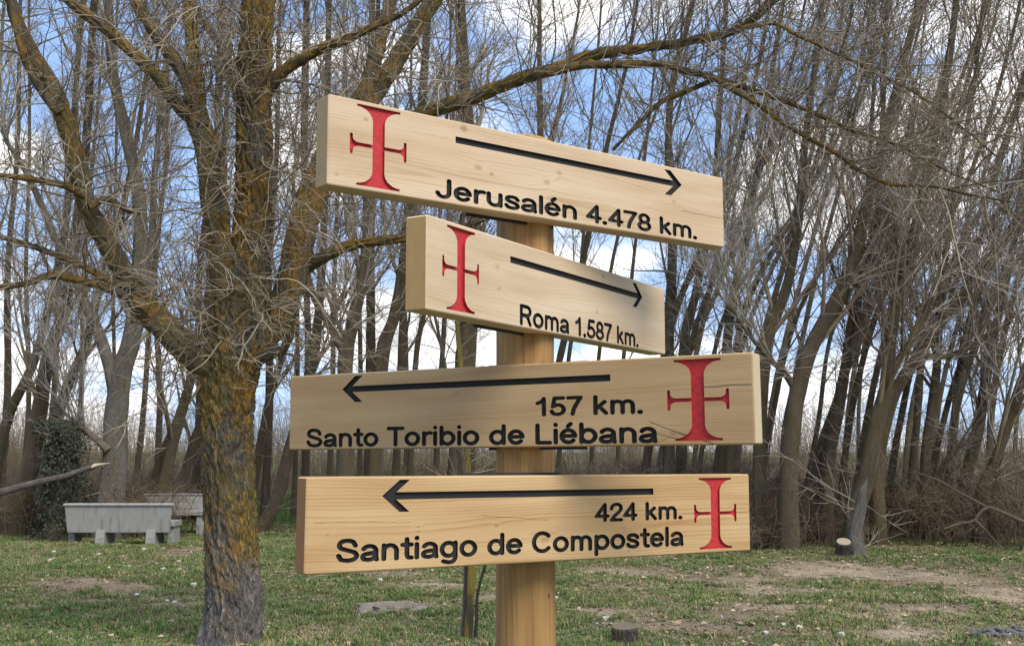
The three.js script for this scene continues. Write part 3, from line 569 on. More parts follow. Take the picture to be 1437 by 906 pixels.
{ // slim stems that lean out over the open side of the grove
  seed = 5151;
  for (let i = 0; i < 15; i++) {
    const px = lerp(860, 1380, (i + rr(0.1, 0.9)) / 15), D = rr(18.5, 23.5), lean = rr(170, 330), w = rr(8, 14), q = rr(0.5, 0.9);
    seed = 5200 + i * 31;
    groveTree('slim bare tree slanting strongly towards the open side of the grove', [[D, w, [[px, 0], [px + lean * 0.13, 600], [px + lean * 0.38 * q, 440], [px + lean * 0.72, 260], [px + lean, rr(40, 120)]]]], { count: 11, k0: 8, k1: 7, shoots: 16, reach: 2.4, sway: [0.04, 0] });
  }
}

// ---------------------------------------------------------------- the large lichen covered tree
{
  seed = 77;
  const D0 = 9.55, base = onGround(330, D0);
  const tree = thing('lichen_covered_tree', 'large tree with orange lichen on its thick furrowed trunk and spreading limbs', 'tree', base);
  const furrow = (amp) => (a, s, r, p) => { // furrowed bark: upright ridges that split and join
    const ca = Math.cos(a) * r, sa = Math.sin(a) * r, w = 0.06 * N3(ca * 9, s * 3, sa * 9);
    const A = Math.min(1, Math.abs(N3((ca + w) * 17, s * 3.6, (sa + w) * 17)) * 4.6), B = Math.min(1, Math.abs(N3((ca - w) * 30, s * 8, (sa + w) * 30 + 5)) * 3.2);
    return amp * (1.5 * A * (0.45 + 0.55 * B) - 0.8) + r * 0.07 * N3(ca * 4 + 3, s * 1.1, sa * 4) + amp * 0.4 * N3(ca * 75, s * 50, sa * 75);
  };
  const tone = (x, y, z) => {
    const f = 0.7 + 0.6 * (0.5 + 0.7 * N3(x * 22, y * 7, z * 22) + 0.35 * N3(x * 70, y * 30, z * 70));
    let c = mix3([0.155 * f, 0.112 * f, 0.056 * f], [0.165 * f, 0.150 * f, 0.125 * f], smooth(-0.1, 0.35, N3(x * 5, y * 2, z * 5 + 3)));
    const low = smooth(1.0, 0.45, y + 0.35 * N3(x * 6, y * 2, z * 6)); // the foot of the trunk is bare grey bark, free of lichen
    c = mix3(c, [0.19 * f, 0.182 * f, 0.178 * f], low * 0.85);
    const m = smooth(-0.05, 0.30, N3(x * 3, y * 1.2, z * 3 + 8) + 0.35 * N3(x * 17, y * 9, z * 17));
    c = mix3(c, [0.20, 0.150, 0.034], 0.7 * m * (1 - low));
    const l = smooth(0.0, 0.12, 0.42 * N3(x * 3.2 + 20, y * 1.3, z * 3.2) + 0.34 * N3(x * 13, y * 8, z * 13 + 2) + 0.55 * N3(x * 42, y * 30, z * 42));
    return mix3(c, mix3([0.45, 0.215, 0.018], [0.36, 0.225, 0.030], clamp(0.5 + N3(x * 9, y * 9, z * 9))), 0.85 * l * (1 - low * 0.75));
  };
  const trunkLine = [], trunkW = [];
  const tp = [[331, 912, 92], [329, 850, 84], [325, 790, 78], [321, 700, 75], [319, 620, 74], [320, 550, 80], [326, 490, 96], [338, 430, 92], [348, 370, 66], [356, 290, 58], [356, 200, 54], [357, 110, 52], [361, 20, 50], [366, -90, 46], [360, -220, 36]];
  const q3 = tp.map(([x, y], i) => i === 0 ? base.clone().add(V(0, -0.1, 0)) : at(x, y, D0));
  const N = 340, tc = curvePts(q3, N), wc = new THREE.SplineCurve(tp.map(([, , w], i) => new THREE.Vector2(i, w))).getPoints(N).map((v) => v.y);
  const tr = tc.map((p, k) => sizeAt(wc[k], D0) / 2 * 0.89);
  const trunk = put('trunk', new Tubes(base, true).add(tc, tr, 110, tone, (a, l, r, p) => furrow(0.023)(a, l, r, p) + r * 0.14 * Math.exp(-l / 0.16) * (0.45 + 0.55 * Math.cos(a * 5 + 0.7 + 0.8 * Math.sin(a)))).geo(), barkMat, tree);
  const limbs = [];
  // [distance at start, distance at end, [[px, py, width px], ...], parent]
  const limb = (Da, Db, path, blunt) => {
    const n = path.length, P = path.map(([x, y], i) => at(x, y, lerp(Da, Db, i / (n - 1)))), len = P.reduce((s, p, i) => i ? s + p.distanceTo(P[i - 1]) : 0, 0);
    const m = Math.max(16, Math.round(len / 0.035)), c = curvePts(P, m), w = new THREE.SplineCurve(path.map(([, , q], i) => new THREE.Vector2(i, q))).getPoints(m).map((v) => v.y);
    const rad = c.map((_, k) => sizeAt(w[k], lerp(Da, Db, k / m)) / 2 * 0.92);
    const big = rad[0] > 0.05;
    put('limb', new Tubes(base, true).add(c, rad, big ? 36 : 16, tone, furrow(big ? 0.011 : 0.003)).geo(), barkMat, tree);
    limbs.push({ c, rad, len, blunt });
  };
  limb(9.5, 9.3, [[330, 470, 42], [316, 400, 42], [306, 330, 40], [299, 270, 40], [291, 210, 37], [276, 165, 34], [270, 132, 30]]);
  limb(9.3, 9.0, [[280, 175, 24], [252, 150, 20], [225, 112, 19], [190, 78, 18], [150, 42, 17], [106, 8, 16], [60, -30, 13], [0, -70, 8]]);
  limb(9.3, 9.5, [[276, 165, 24], [262, 110, 22], [238, 76, 20], [215, 42, 19], [195, 10, 17], [175, -40, 13], [160, -110, 7]]);
  limb(9.3, 9.8, [[282, 180, 24], [276, 120, 22], [270, 60, 20], [264, 5, 18], [258, -70, 14], [262, -150, 8]]);
  limb(9.6, 10.2, [[348, 190, 16], [332, 130, 14], [312, 70, 14], [296, 45, 13], [280, 25, 11], [262, -20, 8]]);
  limb(9.5, 8.8, [[318, 520, 54], [275, 499, 48], [232, 460, 42], [200, 428, 38], [176, 385, 31], [152, 345, 29], [136, 318, 28], [118, 275, 27], [108, 228, 27], [93, 175, 26], [73, 122, 24], [45, 76, 21], [20, 20, 19], [0, -60, 14]]);
  limb(8.95, 8.7, [[84, 158, 18], [62, 132, 15], [42, 98, 14], [31, 70, 13], [18, 15, 11], [10, -40, 8]]);
  limb(9.15, 8.6, [[205, 432, 18], [170, 412, 13], [130, 398, 12], [88, 388, 12], [70, 386, 11], [40, 396, 9], [8, 402, 8], [-40, 400, 5]]);
  limb(9.15, 9.6, [[185, 405, 14], [150, 392, 11], [117, 374, 10], [64, 352, 9], [10, 335, 8], [-40, 322, 5]]);
  limb(8.95, 8.5, [[118, 275, 14], [95, 262, 11], [60, 254, 9], [10, 247, 8], [-40, 240, 5]]);
  limb(8.95, 9.3, [[122, 290, 13], [150, 280, 9], [175, 293, 8], [195, 300, 4]]);
  limb(9.6, 10.0, [[352, 492, 50], [385, 450, 46], [406, 400, 45], [420, 340, 45], [438, 272, 43], [476, 195, 41], [512, 142, 42], [520, 125, 36]]);
  limb(10.0, 10.3, [[512, 150, 25], [520, 105, 23], [532, 60, 22], [545, 12, 20], [558, -50, 15], [566, -120, 8]]);
  limb(10.0, 9.9, [[512, 150, 30], [538, 112, 29], [562, 75, 28], [585, 38, 27], [606, 4, 25], [640, -60, 18], [660, -130, 9]]);
  limb(9.6, 9.2, [[372, 130, 22], [392, 104, 18], [422, 83, 16], [455, 66, 15], [485, 55, 14], [527, 36, 11], [570, 15, 8], [610, -20, 5]]);
  limb(9.9, 8.3, [[446, 262, 28], [500, 212, 25], [560, 176, 24], [620, 150, 23], [665, 136, 21], [700, 122, 20], [743, 106, 19], [790, 93, 18], [836, 76, 16], [901, 68, 15], [958, 59, 14], [1030, 43, 13], [1072, 12, 12], [1110, -40, 9], [1150, -90, 5]]);
  limb(8.95, 8.2, [[770, 101, 15], [820, 91, 13], [872, 91, 12], [930, 90, 11], [958, 98, 10], [1001, 109, 9.5], [1066, 129, 8], [1132, 154, 7.5], [1172, 172, 7], [1212, 189, 6], [1265, 205, 5], [1330, 240, 3.5], [1400, 268, 2.4]]);
  limb(8.4, 8.0, [[1001, 109, 9], [1033, 128, 8.5], [1066, 147, 8], [1099, 172, 8], [1132, 192, 7], [1175, 215, 6.5], [1205, 238, 6], [1248, 258, 5], [1310, 262, 4], [1370, 275, 3], [1420, 283, 2]]);
  limb(8.4, 7.9, [[1045, 38, 8], [1086, 33, 6.5], [1122, 50, 6], [1155, 65, 5.5], [1199, 86, 5], [1238, 106, 4.5], [1278, 126, 4], [1340, 170, 3], [1400, 220, 2]]);
  limb(8.7, 8.9, [[1000, 112, 8], [960, 130, 7], [925, 145, 7], [905, 165, 8], [880, 190, 6], [860, 210, 5]]);
  limb(9.9, 9.2, [[415, 385, 20], [440, 368, 18], [480, 348, 16], [530, 338, 14], [572, 334, 13], [640, 322, 10], [700, 300, 7], [780, 290, 4]]);
  limb(9.5, 9.25, [[350, 508, 24], [376, 497, 17], [398, 488, 12], [408, 470, 7], [414, 440, 4]]);
  limb(9.4, 9.2, [[296, 225, 13], [304, 205, 8], [312, 215, 6], [310, 240, 6], [314, 270, 5], [322, 300, 3]]);
  // dense, crooked twigs of a tree that was cut back: dark older shoots and pale dry ones
  const crown = new Tubes(base), shades = [[0.22, 0.175, 0.12], [0.28, 0.235, 0.175], [0.17, 0.13, 0.08], [0.12, 0.09, 0.055], [0.15, 0.115, 0.07], [0.20, 0.155, 0.095]];
  const o1 = () => { const tw = pick(shades); return { seg: [7, 6, 4], wob: [0.22, 0.27, 0.30], lift: [0.02, 0.0, -0.01], sway: [0, 0], sides: [5, 4, 3], len: [1.1, 0.6, 0.26], kids: [5, 3.4], rmin: [0.006, 0.0030, 0.0018], tones: [tw, tw, tw] }; };
  for (const L of [...limbs, { c: tc.slice(110), rad: tr.slice(110), len: 4.5, trunk: true }]) {
    const thin = L.rad[0] < 0.05, n = Math.round(L.len * (L.trunk ? 13 : thin ? 7 : 8));
    for (let i = 0; i < n; i++) {
      const b = alongPath(L.c, L.rad, rr(0.04, 0.99)), side = V(rr(-1, 1), rr(-0.7, 0.9), rr(-0.6, 1)); side.addScaledVector(b.d, -side.dot(b.d)).normalize();
      const dir = side.clone().addScaledVector(b.d, rr(-0.1, 0.8)).normalize(), p = b.p.clone().addScaledVector(side, b.r * 0.85), o = o1();
      if (R() < 0.4) { o.lift = [-0.09, -0.07, -0.04]; } // some hang down
      sprout(crown, p, dir, rr(0.25, 1.15), rr(0.004, 0.0085), R() < 0.55 ? 1 : 0, o);
    }
  }
  const hang = { seg: [14, 8, 5], wob: [0.26, 0.3, 0.3], lift: [-0.06, -0.03, 0], sway: [0, 0], sides: [5, 4, 3], len: [1.1, 0.4, 0.2], kids: [5, 2], rmin: [0.004, 0.0026, 0.0018] };
  for (let i = 0; i < 190; i++) {
    const L = R() < 0.45 ? { c: tc.slice(140, 300), rad: tr.slice(140, 300) } : pick(limbs.slice(0, 15)), b = alongPath(L.c, L.rad, rr(0.02, 0.95)), a = rr(0, 6.283), dir = V(Math.cos(a), rr(-0.2, 0.7), Math.abs(Math.sin(a)) * 0.9).normalize(), tw = pick(shades.slice(0, 3));
    sprout(crown, b.p.clone().addScaledVector(dir, b.r * 0.7), dir, rr(0.5, 1.5), rr(0.0045, 0.008), 0, { ...hang, tones: [tw] });
  }
  // long fine sprays on the far reaching limb
  for (const L of limbs.slice(15, 20)) for (let i = 0; i < L.len * 11; i++) {
    const b = alongPath(L.c, L.rad, rr(0.1, 0.99)), o = { seg: [9, 6, 4], wob: [0.09, 0.14, 0.2], lift: [rr(-0.05, 0.05), 0, 0], sway: [0.02, 0], sides: [4, 3, 3], len: [1.4, 0.6, 0.25], kids: [6, 3], rmin: [0.004, 0.0024, 0.0016], tones: [pick(shades), pick(shades), pick(shades)] };
    sprout(crown, b.p, V(rr(-0.2, 0.9), rr(-0.9, 0.9), rr(-0.5, 0.9)).normalize(), rr(0.5, 1.6), 0.005, 0, o);
  }
  put('crown', crown.geo(), twigMat, tree).userData.kind = 'stuff';
}

// ---------------------------------------------------------------- sapling beside the post, ivy clad trunk, fallen wood, stumps
{
  seed = 501;
  const D = 9.75, b = onGround(656, D), t = thing('sapling', 'young twin stemmed sapling with yellow lichen beside the post', 'tree', b);
  const yel = (x, y, z) => mix3([0.12, 0.095, 0.06], [0.40, 0.29, 0.045], smooth(-0.15, 0.25, N3(x * 9, y * 4, z * 9) + 0.3 * N3(x * 40, y * 25, z * 40)));
  const stem = (path, w, tone, Dd) => { const P = path.map(([x, y], i) => i ? at(x, y, Dd) : onGround(x, Dd).add(V(0, -0.06, 0))), c = curvePts(P, 60), r = c.map((_, k) => sizeAt(w, Dd) / 2 * (1 - 0.55 * k / 60)); put('stem', new Tubes(b, true).add(c, r, 12, tone, knobbly(0.12, w)).geo(), barkMat, t); return [c, r]; };
  const [c1, r1] = stem([[658, 0], [660, 840], [661, 780], [658, 700], [656, 640], [652, 580], [645, 500], [640, 400], [648, 300]], 12, yel, D);
  const [c2, r2] = stem([[652, 0], [653, 840], [654, 790], [649, 700], [640, 600], [618, 480], [600, 400]], 8, barkTone(GREY, 0.3, 0.5, 3), D + 0.06);
  stem([[668, 0], [669, 860], [670, 835], [682, 790], [694, 760], [700, 700]], 5, [0.07, 0.05, 0.045], D - 0.1);
  const cr = new Tubes(b);
  for (const [c, r] of [[c1, r1], [c2, r2]]) for (let i = 0; i < 26; i++) { const q = alongPath(c, r, rr(0.2, 0.99)); sprout(cr, q.p, V(rr(-1, 1), rr(0, 1), rr(-1, 1)).normalize(), rr(0.2, 0.8), 0.005, 1, { seg: [6, 5, 4], wob: [0.1, 0.2, 0.25], lift: [0, 0.05, 0.02], sway: [0, 0], sides: [4, 4, 3], len: [1, 0.6, 0.25], kids: [4, 4], rmin: [0.004, 0.003, 0.002], tones: [[0.2, 0.16, 0.11]] }); }
  put('crown', cr.geo(), twigMat, t).userData.kind = 'stuff';
}
{
  seed = 611;
  const D = 20, b = onGround(88, D), t = thing('ivy_clad_trunk', 'broken trunk smothered in dark ivy beside the bench', 'tree', b);
  const P = [b.clone().add(V(0, -0.1, 0)), at(86, 690, D), at(90, 640, D), at(84, 605, D), at(76, 590, D)], c = curvePts(P, 40), r = c.map((_, k) => 0.2 - 0.09 * k / 40);
  put('trunk', new Tubes(b, true).add(c, r, 14, barkTone(BROWN, 0.1, 0.3, 8), knobbly(0.15, 2)).geo(), barkMat, t);
  const sp_ = new Tubes(b); for (let i = 0; i < 7; i++) { const o = at(70 + rr(-6, 8), 612 + rr(-4, 10), D - 0.16); sp_.add([o, o.clone().add(V(rr(-0.1, 0.02), rr(0.12, 0.32), rr(-0.05, 0.1)))], [0.035, 0.006], 4, [0.48, 0.38, 0.27]); }
  put('splintered_wood', sp_.geo(), twigMat, t);
  const p = [], cc = [], id = [];
  for (let i = 0; i < 7500; i++) { // single ivy leaves: small bent shields
    const q = alongPath(c, r, Math.pow(R(), 0.85) * 0.999), a = rr(0, 6.283), k = 0.9 + Math.abs(rr(-1, 1) + rr(-1, 1)) * 1.3 + 3.6 * Math.max(0, N3(q.p.y * 2.1, Math.cos(a) * 1.3, Math.sin(a) * 1.3)) * R(), o = q.p.clone().add(V(Math.cos(a) * q.r * k, rr(-0.05, 0.05), Math.sin(a) * q.r * k));
    const n = V(Math.cos(a) + rr(-0.6, 0.6), rr(0, 0.9), Math.sin(a) + rr(-0.6, 0.6)).normalize(), u = V(0, -1, 0).addScaledVector(n, n.y).normalize(), w = n.clone().cross(u), s = rr(0.016, 0.042), f = rr(0.6, 1.4), e = p.length / 3;
    u.applyAxisAngle(n, rr(-0.8, 0.8)); w.crossVectors(n, u);
    for (const [x, y, z] of [[0, -0.3, 0], [0.75, -0.1, -0.2], [0.45, 0.5, -0.1], [0, 1.2, -0.25], [-0.45, 0.5, -0.1], [-0.75, -0.1, -0.2]]) { const v = o.clone().addScaledVector(w, x * s).addScaledVector(u, y * s).addScaledVector(n, z * s).sub(b); p.push(v.x, v.y, v.z); cc.push(0.026 * f, 0.030 * f, 0.014 * f); }
    for (const [x, y, z] of [[0, 1, 2], [0, 2, 3], [0, 3, 4], [0, 4, 5]]) id.push(e + x, e + y, e + z);
  }
  const g = new THREE.BufferGeometry(); g.setAttribute('position', new THREE.Float32BufferAttribute(p, 3)); g.setAttribute('color', new THREE.Float32BufferAttribute(cc, 3)); g.setIndex(id); g.computeVertexNormals();
  put('ivy', g, new THREE.MeshStandardMaterial({ vertexColors: true, roughness: 0.85, side: THREE.DoubleSide }), t).userData.kind = 'stuff';
}
{
  seed = 640;
  const D = 19.6, P = [[-40, 700], [10, 688], [50, 677], [90, 668], [120, 658], [131, 655]].map(([x, y], i) => at(x, y, D - 0.04 * i)), b = P[0].clone(); b.y = groundY(b.x, b.z);
  const t = thing('fallen_log', 'pale barkless fallen trunk leaning on the ivy clad stump', 'log', b), c = curvePts(P, 50), r = c.map((_, k) => 0.068 - 0.022 * k / 50);
  put('trunk', new Tubes(b, true).add(c, r, 14, (x, y, z) => { const f = 0.85 + 0.4 * N3(x * 6, y * 20, z * 20); return [0.25 * f, 0.21 * f, 0.165 * f]; }, knobbly(0.12, 4)).geo(), barkMat, t);
  const s = new Tubes(b); for (let i = 0; i < 5; i++) { const o = P[5].clone().add(V(rr(-0.04, 0.02), rr(-0.05, 0.05), rr(-0.05, 0.05))); s.add([o, o.clone().add(V(rr(0.08, 0.3), rr(-0.02, 0.10), rr(-0.05, 0.05)))], [0.03, 0.005], 4, [0.42, 0.34, 0.25]); }
  put('splintered_end', s.geo(), twigMat, t);
  const t2 = thing('fallen_branch', 'thin pale dead branch lying behind the bench', 'branch', onGround(100, 20.3)), b2 = t2.position;
  put('limb', new Tubes(b2, true).add(curvePts([[88, 705], [100, 702], [122, 696], [152, 688], [165, 684]].map(([x, y]) => at(x, y, 20.3)), 24), Array.from({ length: 25 }, (_, k) => 0.028 - 0.0008 * k), 8, [0.40, 0.34, 0.27]).geo(), barkMat, t2);
  put('twig', new Tubes(b2, true).add(curvePts([[78, 715], [90, 728], [104, 745], [112, 752]].map(([x, y]) => at(x, y, 20.2)), 16), Array.from({ length: 17 }, () => 0.014), 6, [0.34, 0.28, 0.22]).geo(), barkMat, t2);
  const Df = 14.2, b3 = onGround(1400, Df), t3 = thing('fallen_branch', 'pale forked dead branch in the undergrowth below the outer trunks', 'branch', b3);
  const br = (name, path, w) => put(name, new Tubes(b3, true).add(curvePts(path.map(([x, y]) => at(x, y, Df)), 30), Array.from({ length: 31 }, (_, k) => sizeAt(w, Df) / 2 * (1 - 0.5 * k / 30)), 8, (x, y, z) => { const f = 0.85 + 0.4 * N3(x * 12, y * 12, z * 12); return [0.27 * f, 0.21 * f, 0.135 * f]; }, knobbly(0.1, 3)).geo(), barkMat, t3);
  br('limb', [[1470, 742], [1437, 732], [1410, 720], [1386, 712], [1374, 722], [1368, 730], [1345, 735], [1325, 742]], 6);
  br('limb', [[1386, 712], [1370, 703], [1345, 690], [1320, 675], [1290, 664]], 4);
  br('twig', [[1370, 730], [1385, 745], [1400, 762], [1410, 772]], 3);
}
function stump(label, px, D, w, h, cutTone, bark, pxOff) {
  const b = onGround(px, D), t = thing('tree_stump', label, 'stump', b), r = sizeAt(w, D) / 2, pts = [], rad = [];
  for (let k = 0; k <= 10; k++) { pts.push(b.clone().add(V(0, -0.06 + (h + 0.06) * k / 10, 0))); rad.push(r * (1.18 - 0.18 * Math.min(1, k / 5))); }
  put('bark', new Tubes(b, true).add(pts, rad, 40, barkTone(bark, 0.25, 0.5, px), (a, s) => 0.016 * N3(Math.cos(a) * 1.6, s * 2, Math.sin(a) * 1.6) + 0.012 * N3(Math.cos(a) * 6, s * 3, Math.sin(a) * 6) * 2).geo(), barkMat, t);
  const top = new THREE.CylinderGeometry(r * 0.93, r * 0.93, 0.02, 28, 1), rings = dataTex(128, 128, (u, v) => { const q = Math.hypot(u - 0.5, v - 0.5) * 40 + N3(u * 6, v * 6, px) * 1.5, s = q - Math.floor(q); return mix3(cutTone, cutTone.map((c) => c * 0.65), 0.7 * s + 0.4 * N3(u * 20, v * 20, 2)); });
  const m = put('cut_face', top, new THREE.MeshStandardMaterial({ map: rings, roughness: 0.9 }), t); m.position.y = h + 0.004; m.rotation.set(0.12, 0, 0.06);
  return t;
}
stump('low weathered dark stump in the grass beyond the post', 872, 9.55, 36, 0.13, [0.16, 0.13, 0.08], [0.10, 0.09, 0.075]);
{
  const s = stump('sawn stump with pale cut face at the foot of the grove', 1172, 16.2, 20, 0.22, [0.33, 0.26, 0.18], [0.10, 0.088, 0.07]); s.rotation.x = 0.32;
}
groveTree('short leaning grey broken trunk beside the sawn stump', [[16.3, 20, [[1194, 0], [1200, 750], [1208, 712], [1211, 690], [1218, 672]]]], { bark: [0.20, 0.182, 0.155], lichen: 0, moss: 0.1, stop: true, count: 0, shoots: 5 });

// ---------------------------------------------------------------- concrete benches
{
  const conc = dataTex(512, 256, (u, v) => { const s = 1 + 0.22 * fbm(u * 9, v * 5, 3, 4) + 0.10 * N3(u * 120, v * 60, 4) - 0.22 * smooth(0.1, 0.4, N3(u * 14, v * 2.5, 9)); return [0.25 * s, 0.245 * s, 0.225 * s]; });
  const cm = new THREE.MeshStandardMaterial({ map: conc, roughness: 0.92 }), warm = cm;
  const slab = (pts, depth, bev = 0.012) => { const g = new THREE.ExtrudeGeometry(new THREE.Shape(pts.map(([x, y]) => new THREE.Vector2(x, y))), { depth: depth - 2 * bev, bevelSize: bev, bevelThickness: bev, bevelOffset: -bev, bevelSegments: 2 }); g.translate(0, 0, bev); return g; };
  const makeBench = (label, pos, turn) => {
    const t = thing('concrete_bench', label, 'bench', pos, 'concrete benches under the trees'); t.rotation.y = turn;
    // local: length along x, the back faces +z, the seat looks to -z
    const back = put('backrest', slab([[-0.86, 0], [0.86, 0], [0.905, 0.46], [-0.905, 0.46]], 0.075), cm, t); back.position.set(0, 0.27, 0.02); back.rotation.x = 0.12;
    put('cap', slab([[-0.93, 0], [0.93, 0], [0.92, 0.035], [-0.92, 0.035]], 0.12), cm, back).position.set(0, 0.455, -0.022);
    put('seat', slab([[-0.92, 0], [0.92, 0], [0.92, 0.09], [-0.92, 0.09]], 0.46), warm, t).position.set(0, 0.36, -0.44);
    for (const x of [-0.29, 0.56]) { // supports that run out behind the back
      const g = slab([[-0.40, 0], [0.17, 0], [0.135, 0.31], [0.02, 0.33], [0.0, 0.36], [-0.40, 0.36]], 0.15); g.rotateY(-Math.PI / 2); g.translate(0.075, 0, 0);
      put('support', g, warm, t).position.x = x;
    }
    for (const x of [-0.84, 0.84]) { const g = slab([[-0.40, 0], [-0.06, 0], [-0.03, 0.36], [-0.43, 0.36]], 0.11); g.rotateY(-Math.PI / 2); g.translate(0.055, 0, 0); put('leg', g, warm, t).position.x = x; }
    return t;
  };
  const at1 = V(-6.66, 0, -19.0); at1.y = groundY(at1.x, at1.z) - 0.05;
  makeBench('concrete bench with its backrest turned to the signpost', at1, 0.0);
  const at2 = V(-6.25, 0, -21.7); at2.y = groundY(at2.x, at2.z) + 0.02;
  makeBench('concrete bench facing the other bench from behind', at2, Math.PI + 0.03);
}

// ---------------------------------------------------------------- rocks and stones
function rockGeo(rx, ry, rz, sd, det = 3) {
  const g = new THREE.IcosahedronGeometry(1, det), p = g.attributes.position;
  for (let i = 0; i < p.count; i++) {
    const x = p.getX(i), y = p.getY(i), z = p.getZ(i), k = 1 + 0.42 * N3(x * 1.6 + sd, y * 1.6, z * 1.6) + 0.22 * N3(x * 5 + sd, y * 5, z * 5) + 0.06 * N3(x * 13, y * 13 + sd, z * 13);
    p.setXYZ(i, x * rx * k, Math.min(y, 0.62 + 0.45 * N3(x * 3, sd, z * 3) + 0.25 * N3(x * 9, sd, z * 9)) * ry * k, z * rz * k);
  }
  return toCreasedNormals(g, 0.6);
}
{
  const speck = dataTex(256, 256, (u, v) => { const f = 0.8 + 0.7 * fbm(u * 9, v * 9, 5, 4) + 0.35 * N3(u * 60, v * 60, 6); return [f, f * 0.99, f * 0.96]; });
  const rockMat = (r, g, b) => new THREE.MeshStandardMaterial({ color: new THREE.Color().setRGB(r, g, b), map: speck, roughness: 0.95 });
  const flat = (label, px, D, rx, ry, rz, mat, sd, name = 'flat_rock') => { const p = onGround(px, D), m = put(name, rockGeo(rx, ry, rz, sd, 5), mat); m.position.copy(p).add(V(0, -0.02, 0)); return tag(m, label, 'rock'); };
  flat('broad flat pale rock lying in the grass between lichen covered tree and sapling', 558, 11.4, 0.38, 0.10, 0.26, rockMat(0.24, 0.205, 0.16), 3);
{ // a low spill of dark rubble, too small to count
    seed = 690;
    const o = onGround(1400, 10.0), g = [];
    for (let i = 0; i < 170; i++) { const q = rockGeo(rr(0.012, 0.045), rr(0.01, 0.03), rr(0.012, 0.04), i * 1.7, 1), a = rr(0, 6.283), k = Math.sqrt(R()); q.rotateY(rr(0, 6)); const x = Math.cos(a) * k * 0.38, z = Math.sin(a) * k * 0.20; q.translate(x, groundY(o.x + x, o.z + z) - o.y + 0.012 + 0.05 * (1 - k) * R(), z); g.push(q); }
    const m = put('rubble', mergeGeometries(g), rockMat(0.13, 0.125, 0.12)); m.position.copy(o); tag(m, 'low spill of dark grey rubble in the turf', 'rubble', null, 'stuff');
  }
  seed = 700;
  const white = rockMat(0.58, 0.57, 0.52), gs = [rockGeo(0.035, 0.03, 0.03, 1, 1), rockGeo(0.03, 0.028, 0.034, 5, 1)];
  for (const [px, py] of [[195, 795], [232, 793], [241, 799], [262, 801], [166, 797], [85, 788], [90, 778], [262, 790], [206, 832], [248, 843], [258, 845], [283, 820], [254, 870], [55, 854], [152, 781], [214, 775], [538, 817], [1088, 876], [1110, 880], [1064, 888], [1166, 890], [846, 872], [778, 842]]) {
    const D = EYE / Math.tan(Math.atan((py - PH / 2) / FOCAL) - PITCH), p = onGround(px, D), m = put('white_stone', pick(gs), white); m.position.copy(p).add(V(0, 0.012, 0)); m.rotation.y = rr(0, 6); m.scale.setScalar(rr(0.6, 1.25));
    tag(m, 'small whitish stone lying loose in the turf', 'stone', 'white stones scattered on the turf');
  }
}

